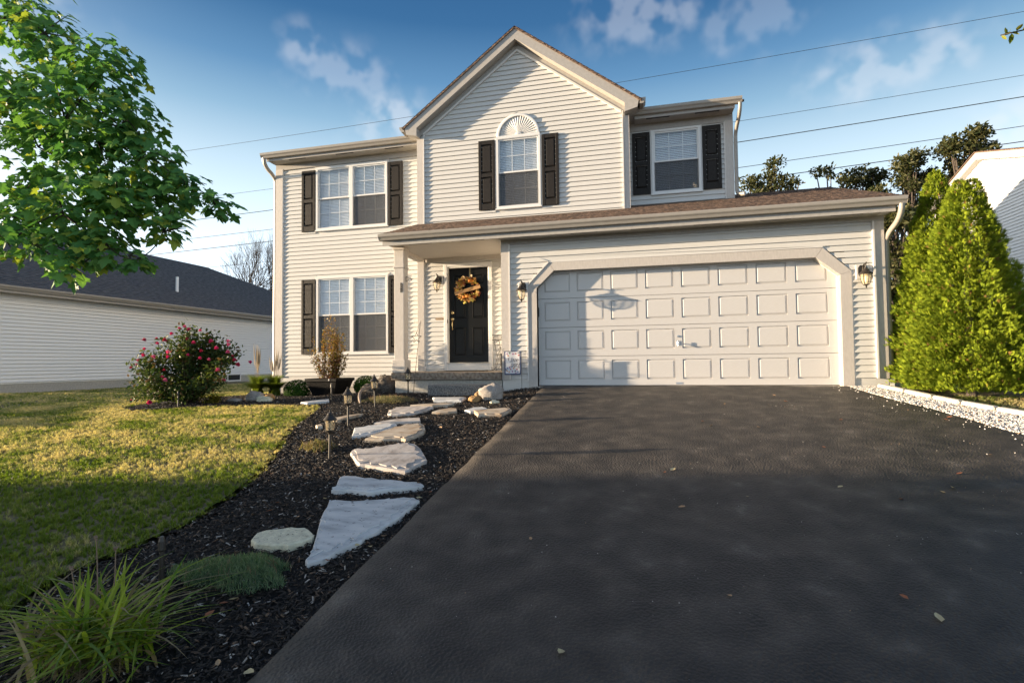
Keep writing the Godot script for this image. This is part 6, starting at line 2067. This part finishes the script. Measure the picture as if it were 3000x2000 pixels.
func wreath() -> void:
	var c := V(-1.78, 2.02, Z_GABLE - 0.02)
	var o := thing("autumn_wreath", "round autumn wreath of orange leaves and little pumpkins on the black door", "wreath", c)
	var ring := MB.new()
	for k in 4:
		var p := []
		var r := []
		for j in 25:
			var w := TAU * j / 24
			var q := 0.205 + 0.02 * sin(w * 5 + k * 1.6)
			p.append(V(cos(w) * q, sin(w) * q, 0.02 * cos(w * 4 + k * 1.6)))
			r.append(0.010)
		ring.tube(p, r, 5, false)
	part(ring, mat_once("vine", Color(0.11, 0.06, 0.04), 0.9), "vine_ring", o)
	var where := []
	var tint := []
	var pal := [Color(0.50, 0.18, 0.05), Color(0.62, 0.32, 0.10), Color(0.70, 0.45, 0.18), Color(0.30, 0.08, 0.05), Color(0.55, 0.40, 0.22), Color(0.6, 0.5, 0.12)]
	for k in 330:
		var w := rng.randf() * TAU
		if w > 5.7 or w < 0.75:
			if rng.randf() < 0.7: continue
		var q := 0.205 + rng.randfn() * 0.035
		where.append(Transform3D(rand_basis() * rng.randf_range(0.05, 0.095), V(cos(w) * q, sin(w) * q, 0.03 + rng.randf() * 0.035)))
		tint.append(pal[rng.randi() % pal.size()] * rng.randf_range(0.7, 1.1))
	many(leaf_maple(), M.petal, "leaves", where, tint, o)
	var pk := MB.new()
	for k in 16:
		var w := TAU * k / 16
	var prof := []
	for j in 9:
		var a := PI * j / 8 - PI / 2
		prof.append(Vector2(cos(a) * 0.043, sin(a) * 0.032))
	pk.lathe(prof, Vector3.ZERO, 18)
	for k in pk.v.size():
		var w := atan2(pk.v[k].z, pk.v[k].x)
		pk.v[k] *= V(1 + 0.08 * cos(w * 8), 1, 1 + 0.08 * cos(w * 8))
	pk.tube([V(0, 0.03, 0), V(0.006, 0.055, 0)], [0.008, 0.006], 6)
	for q in [V(-0.01, -0.165, 0.08), V(0.045, 0.165, 0.07), V(0.10, 0.16, 0.06), V(-0.09, -0.17, 0.07)]:
		part(pk, mat_once("pumpkin", Color(0.62, 0.22, 0.03), 0.45), "pumpkin", o).position = q
	var sg := MB.new()
	sg.obox(Transform3D(Basis(V(0, 0, 1), 0.24), V(0.0, -0.03, 0.10)), V(0.58, 0.075, 0.012))
	part(sg, M.wood, "wooden_sign", o)
	part(MB.new().box(V(0.012, 0.24, -0.028), V(0.026, 0.465, -0.022)), M.brass, "hanger", o)

# ---------------------------------------------------------------- grass, mulch, gravel, leaves
const BED := [-6.58, 2.43, -6.02, 2.2, -5.44, 1.87, -4.52, 1.72, -3.35, 1.91, -3.15, 2.28, -2.86, 3.08, -2.63, 3.66, -2.35, 4.12, -2.07, 4.65, -1.86, 5.09, -1.75, 5.4, -1.68, 5.65, -1.57, 6.2, -1.61, 6.56, -1.68, 6.83, -1.72, 7.08, -1.63, 7.31, -1.58, 7.49, -1.45, 7.9, -1.2, 8.5, 0.09, 8.5, 0.09, 0.2, -0.2, 0.2, -0.2, 0.15, -0.71, 0.15, -0.71, 0.2, -2.9, 0.2, -2.9, -1.66, -6.95, -1.66, -7.15, 0.2, -7.25, 1.4, -7.1, 2.2]

func lawn() -> void:
	var tuft := MB.new()
	for k in 11:
		var w := TAU * k / 11.0 * 2.4
		var q := 0.30 * (k % 4) / 4.0
		var base := V(cos(w * 1.7) * q, 0, sin(w * 1.7) * q)
		var lean := 0.25 + 0.5 * ((k * 5) % 7) / 7.0
		var h := 0.75 + 0.35 * ((k * 3) % 5) / 5.0
		var d := V(cos(w), 0, sin(w))
		var s := V(-sin(w), 0, cos(w)) * 0.045
		var mid := base + d * lean * 0.35 + V(0, h * 0.6, 0)
		tuft.quad(base - s, base + s, mid + s * 0.8, mid - s * 0.8)
		tuft.tri(mid - s * 0.8, mid + s * 0.8, base + d * lean + V(0, h * 0.92, 0))
	var mesh := tuft.mesh()
	var poly := PackedVector2Array()
	for k in range(0, BED.size(), 2): poly.append(Vector2(BED[k], BED[k + 1]))
	var nz := FastNoiseLite.new()
	nz.frequency = 0.55
	nz.fractal_octaves = 4
	nz.seed = 12
	var where := []
	var tint := []
	var eye := Vector2(1.755, 9.638)
	for zone in [[-9.5, -1.2, 1.2, 8.6, 56000], [-16.0, -5.5, -7.0, 5.5, 34000], [5.9, 9.5, 0.9, 4.5, 6000]]:
		for k in zone[4]:
			var x := rng.randf_range(zone[0], zone[1])
			var z := rng.randf_range(zone[2], zone[3])
			var p := Vector2(x, z)
			# only what the camera, a step to either side, can see
			if x < 3 and Vector2(-0.844, -0.536).cross((p - eye).normalized()) < -0.10: continue
			if x > -7.05 and z < -1.0: continue
			if x > 3 and x < 6.1 + 0.62 * (z - 2.0): continue
			if Geometry2D.is_point_in_polygon(p, poly): continue
			var s := 0.026 + 0.036 * pow(rng.randf(), 1.5)
			var dry := nz.get_noise_2d(x * 1.3, z * 2.6) * 1.3 + 0.56 - 0.85 * ease01(4.6, 6.2, z) + rng.randfn() * 0.25  # dry patches; sunlit band paler and shaded foreground greener, painted into the tint
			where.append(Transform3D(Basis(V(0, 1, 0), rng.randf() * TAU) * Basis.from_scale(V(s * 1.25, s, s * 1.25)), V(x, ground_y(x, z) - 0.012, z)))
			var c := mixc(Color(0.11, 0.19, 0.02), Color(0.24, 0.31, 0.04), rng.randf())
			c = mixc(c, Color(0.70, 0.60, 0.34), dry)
			tint.append(c)
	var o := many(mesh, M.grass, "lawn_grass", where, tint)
	o.set_meta("label", "short mown lawn grass with straw coloured dry patches, tinted paler in the sunlit band and greener in shade")
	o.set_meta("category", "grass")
	# bare soil edge between lawn and mulch
	var b := MB.new()
	for k in EDGE.size() / 2 - 1:
		var a := Vector2(EDGE[k * 2], EDGE[k * 2 + 1])
		var c := Vector2(EDGE[k * 2 + 2], EDGE[k * 2 + 3])
		var d := (c - a).normalized().orthogonal() * 0.07
		for q in 4:
			var p0 := a.lerp(c, q / 4.0)
			var p1 := a.lerp(c, (q + 1) / 4.0)
			var A := p0 - d
			var B := p0 + d
			var C := p1 + d
			var D := p1 - d
			b.quad(V(A.x, ground_y(A.x, A.y) + 0.012, A.y), V(B.x, ground_y(B.x, B.y) + 0.012, B.y), V(C.x, ground_y(C.x, C.y) + 0.012, C.y), V(D.x, ground_y(D.x, D.y) + 0.012, D.y))
	for k in b.n.size():
		if b.n[k].y < 0: b.n[k] = -b.n[k]
	struct(b, M.edge_soil, "bed_edge")

const EDGE := [-6.58, 2.43, -6.02, 2.2, -5.44, 1.87, -4.52, 1.72, -3.35, 1.91, -3.15, 2.28, -2.86, 3.08, -2.63, 3.66, -2.35, 4.12, -2.07, 4.65, -1.86, 5.09, -1.75, 5.4, -1.68, 5.65, -1.57, 6.2, -1.61, 6.56, -1.68, 6.83, -1.72, 7.08, -1.63, 7.31, -1.58, 7.49, -1.45, 7.9, -1.2, 8.5]

func mulch_and_gravel() -> void:
	var poly := PackedVector2Array()
	for k in range(0, BED.size(), 2): poly.append(Vector2(BED[k], BED[k + 1]))
	var nz := FastNoiseLite.new()
	nz.frequency = 3.0
	# bed surface: a fine grid inside the outline
	var b := MB.new()
	var st := 0.12
	var x := -7.2
	while x < 0.10:
		var z := -1.64
		while z < 8.6:
			if Geometry2D.is_point_in_polygon(Vector2(x + st / 2, z + st / 2), poly):
				var H := func(u: float, w: float) -> Vector3: return V(u, ground_y(u, w) + 0.004 + 0.010 * nz.get_noise_2d(u, w), w)
				b.quad(H.call(x, z + st), H.call(x + st, z + st), H.call(x + st, z), H.call(x, z))
			z += st
		x += st
	struct(b, M.mulch, "mulch_bed")
	var chip := MB.new()
	chip.hexa([V(-0.16, -0.05, 0.5), V(0.16, -0.05, 0.42), V(0.2, -0.05, -0.4), V(-0.14, -0.05, -0.5), V(-0.12, 0.07, 0.45), V(0.14, 0.05, 0.4), V(0.16, 0.06, -0.42), V(-0.1, 0.04, -0.44)])
	var where := []
	var tint := []
	while where.size() < 62000:
		var z := -1.6 + 10.0 * pow(rng.randf(), 0.75)
		var u := rng.randf_range(-6.9, 0.08)
		if z < 2.2 and rng.randf() < 0.4: continue
		if not Geometry2D.is_point_in_polygon(Vector2(u, z), poly): continue
		var s := rng.randf_range(0.014, 0.045)
		var bs := Basis(V(0, 1, 0), rng.randf() * TAU) * Basis(V(1, 0, 0), rng.randfn() * 0.35) * Basis(V(0, 0, 1), rng.randfn() * 0.4) * Basis.from_scale(V(s * rng.randf_range(0.5, 1.1), s * 0.8, s))
		where.append(Transform3D(bs, V(u, ground_y(u, z) + 0.010 + rng.randf() * 0.014, z)))
		var c := mixc(Color(0.006, 0.005, 0.005), Color(0.030, 0.022, 0.017), rng.randf())
		var q := rng.randf()
		if q < 0.10: c = mixc(Color(0.07, 0.045, 0.03), Color(0.16, 0.10, 0.06), rng.randf())
		elif q < 0.145: c = mixc(Color(0.25, 0.22, 0.19), Color(0.46, 0.42, 0.38), rng.randf())
		tint.append(c)
	for k in 320:
		var f: Array = FLAGS[[0, 0, 0, 1, 2, 2, 4, 6, 3, 15][rng.randi() % 10]]
		var j := (rng.randi() % (f.size() / 2)) * 2
		var m := Vector2.ZERO
		for e in range(0, f.size(), 2): m += Vector2(f[e], f[e + 1]) * 2.0 / f.size()
		var p := m.lerp(Vector2(f[j], f[j + 1]), sqrt(rng.randf()) * 0.97)
		where.append(Transform3D(Basis(V(0, 1, 0), rng.randf() * TAU) * Basis.from_scale(V(0.008, 0.008, 0.02) * rng.randf_range(0.4, 1.3)), V(p.x, ground_y(p.x, p.y) + 0.059, p.y)))
		tint.append(Color(0.012, 0.009, 0.008))
	var o := many(chip.mesh(), M.chip, "mulch_chips", where, tint)
	o.set_meta("label", "dark shredded wood mulch covering the planting bed")
	o.set_meta("category", "mulch")
	# gravel
	var gb := MB.new()
	var z := 0.2
	while z < 6.0:
		var q0 := [drive_right(z) - 0.03, edge_x(z)]
		var q1 := [drive_right(z + 0.2) - 0.03, edge_x(z + 0.2)]
		gb.quad(V(q0[0], drive_y(z) - 0.028, z), V(q1[0], drive_y(z + 0.2) - 0.028, z + 0.2), V(q1[1], drive_y(z + 0.2) - 0.02, z + 0.2), V(q0[1], drive_y(z) - 0.02, z))
		z += 0.2
	struct(gb, M.gravel_base, "gravel_bed")
	var pb := MB.new()
	rock(pb, V(0.5, 0.32, 0.42), 5, 0.35, 4, 6)
	where = []
	tint = []
	for k in 15000:
		var w := 0.22 + 4.6 * rng.randf()
		var u := lerpf(drive_right(w) - 0.05, edge_x(w), rng.randf())
		if k < 110: u = drive_right(w) - abs(rng.randfn()) * 0.25   # strays on the asphalt
		var s := rng.randf_range(0.014, 0.034)
		if k < 110: s *= 0.5
		where.append(Transform3D(rand_basis() * s, V(u, drive_y(w) + (-0.012 + rng.randf() * 0.014 if k >= 110 else 0.004), w)))
		var c := mixc(Color(0.40, 0.38, 0.35), Color(0.72, 0.70, 0.67), rng.randf())
		if rng.randf() < 0.08: c = Color(0.22, 0.13, 0.07)
		tint.append(c)
	var g := many(pb.mesh(), M.gravel, "gravel_stones", where, tint)
	g.set_meta("label", "white gravel strip between driveway and edging stones")
	g.set_meta("category", "gravel")

func grit() -> void:
	var pb := MB.new()
	rock(pb, V(0.5, 0.25, 0.4), 7, 0.35, 3, 5)
	var where := []
	var tint := []
	var spots := []
	for k in 16: spots.append(Vector2(rng.randf_range(0.4, 5.3), rng.randf_range(0.6, 8.2)))
	for k in 1500:
		var p := Vector2(rng.randf_range(0.15, 5.9), rng.randf_range(0.3, 8.6))
		if k % 3 == 0: p = spots[rng.randi() % spots.size()] + Vector2(rng.randfn() * 0.22, rng.randfn() * 0.07)
		if p.x > drive_right(p.y) or p.x < 0.12: continue
		var s := 0.003 + 0.009 * pow(rng.randf(), 4.0)
		where.append(Transform3D(rand_basis() * s, V(p.x, drive_y(p.y) + 0.002, p.y)))
		var q := rng.randf()
		tint.append(Color(0.5, 0.48, 0.45) if q < 0.6 else (Color(0.3, 0.2, 0.12) if q < 0.85 else Color(0.02, 0.02, 0.02)))
	var o := many(pb.mesh(), M.gravel, "driveway_grit", where, tint)
	o.set_meta("label", "scattered specks of grit on the driveway")
	o.set_meta("category", "grit")

func edge_x(z: float) -> float:
	return along(z, [Vector2(0.2, 5.33), Vector2(0.33, 5.36), Vector2(0.80, 5.52), Vector2(1.25, 5.66), Vector2(1.62, 5.80), Vector2(1.98, 5.98), Vector2(2.4, 6.22), Vector2(2.85, 6.5), Vector2(3.4, 6.85), Vector2(6.2, 8.4)])

func small_things() -> void:
	# fallen leaves on the asphalt and on the mulch
	var b := MB.new()
	for s in [-1.0, 1.0]:
		b.tri(V(0, 0, 0), V(0.3 * s, 0.14, 0.3), V(0, 0.05, 0.55)); b.tri(V(0.3 * s, 0.14, 0.3), V(0.22 * s, 0.2, 0.7), V(0, 0.05, 0.55)); b.tri(V(0.22 * s, 0.2, 0.7), V(0, 0.22, 1.0), V(0, 0.05, 0.55))
	var leaf := b.mesh()
	var lm := [mat_once("tan_leaf", Color(0.42, 0.27, 0.15), 0.7), mat_once("rust_leaf", Color(0.30, 0.11, 0.05), 0.7), mat_once("straw_leaf", Color(0.5, 0.42, 0.24), 0.7)]
	for k in range(0, LEAVES.size(), 3):
		var x: float = LEAVES[k]
		var z: float = LEAVES[k + 1]
		var on_drive := x > 0.06
		var o := part(leaf, lm[rng.randi() % 3], "fallen_leaf")
		o.transform = Transform3D(Basis(V(0, 1, 0), rng.randf() * TAU) * Basis(V(0, 0, 1), rng.randfn() * 0.25) * float(LEAVES[k + 2]), V(x, (drive_y(z) + 0.004) if on_drive else ground_y(x, z) + 0.03, z))
		tag(o, "dry curled leaf lying on the dark driveway" if on_drive else "dry curled leaf lying on the mulch", "leaf", "fallen leaves on the driveway" if on_drive else "fallen leaves on the mulch")
	# power lines
	var L := ["topmost thin power line behind the gable", "second thin power line from the top", "thick power line, third from the top", "thin power line, fourth from the top", "thick power line just above the oaks", "low power line passing the bare trees", "lowest service line crossing in front of the oaks"]
	for k in range(0, WIRES.size(), 7):
		var a := V(WIRES[k], WIRES[k + 1], WIRES[k + 2])
		var c := V(WIRES[k + 3], WIRES[k + 4], WIRES[k + 5])
		var d := c - a
		var p := []
		var r := []
		for j in 13:
			var t := j / 12.0 * 1.5 - 0.25
			p.append(a + d * t + V(0, -0.35 * (1.0 - pow(2.0 * t - 1.0, 2)), 0))
			r.append(WIRES[k + 6])
		var o := part(MB.new().tube(p, r, 5, false), M.wire, "power_line")
		tag(o, L[k / 7], "power line", "power lines behind the house")

const LEAVES := [2.903, 1.711, 0.058, 2.516, 2.757, 0.046, 2.547, 2.992, 0.058, 3.1, 3.004, 0.056, 4.059, 2.584, 0.05, 3.54, 3.785, 0.041, 2.008, 4.642, 0.064, 1.948, 4.714, 0.035, 2.554, 5.19, 0.043, 3.268, 4.911, 0.048, 4.294, 4.486, 0.058, 3.999, 4.936, 0.041, 5.208, 2.524, 0.055, 5.247, 2.393, 0.058, 2.183, 6.614, 0.044, 1.389, 7.194, 0.058, 1.034, 6.153, 0.039, 4.864, 3.89, 0.047, 3.64, 5.111, 0.036, 4.102, 4.809, 0.064, 3.716, 1.073, 0.043, 3.766, 1.518, 0.057, 2.015, 5.47, 0.059, 3.119, 6.692, 0.067, 3.062, 6.513, 0.044, -1.133, 5.837, 0.041, -0.804, 6.067, 0.058, -0.811, 5.705, 0.044, -0.096, 6.369, 0.063, -0.019, 6.376, 0.052, -0.199, 6.592, 0.056, -0.001, 5.527, 0.069, -0.008, 5.397, 0.051, -1.702, 5.205, 0.038, -0.224, 4.639, 0.04, -0.676, 3.336, 0.051, -1.119, 6.018, 0.056, -2.753, 3.138, 0.054, -0.182, 5.101, 0.047, -0.447, 7.077, 0.06, -0.468, 7.126, 0.052, -0.49, 7.27, 0.059, 0.01, 7.573, 0.064, -0.138, 7.561, 0.044, -0.855, 7.418, 0.051]
const WIRES := [-47.349, 24.074, -38, 30.912, 26.739, -38, 0.018, -40.132, 18.784, -38, 30.713, 21.803, -38, 0.018, -45.674, 16.29, -38, 30.647, 20.142, -38, 0.035, -45.669, 14.277, -38, 30.556, 17.88, -38, 0.026, -52.099, 12.773, -38, 30.508, 16.699, -38, 0.035, -44.687, 10.957, -38, 26.15, 14.055, -38, 0.02, -36.91, 8.526, -38, 23.088, 10.932, -38, 0.02]
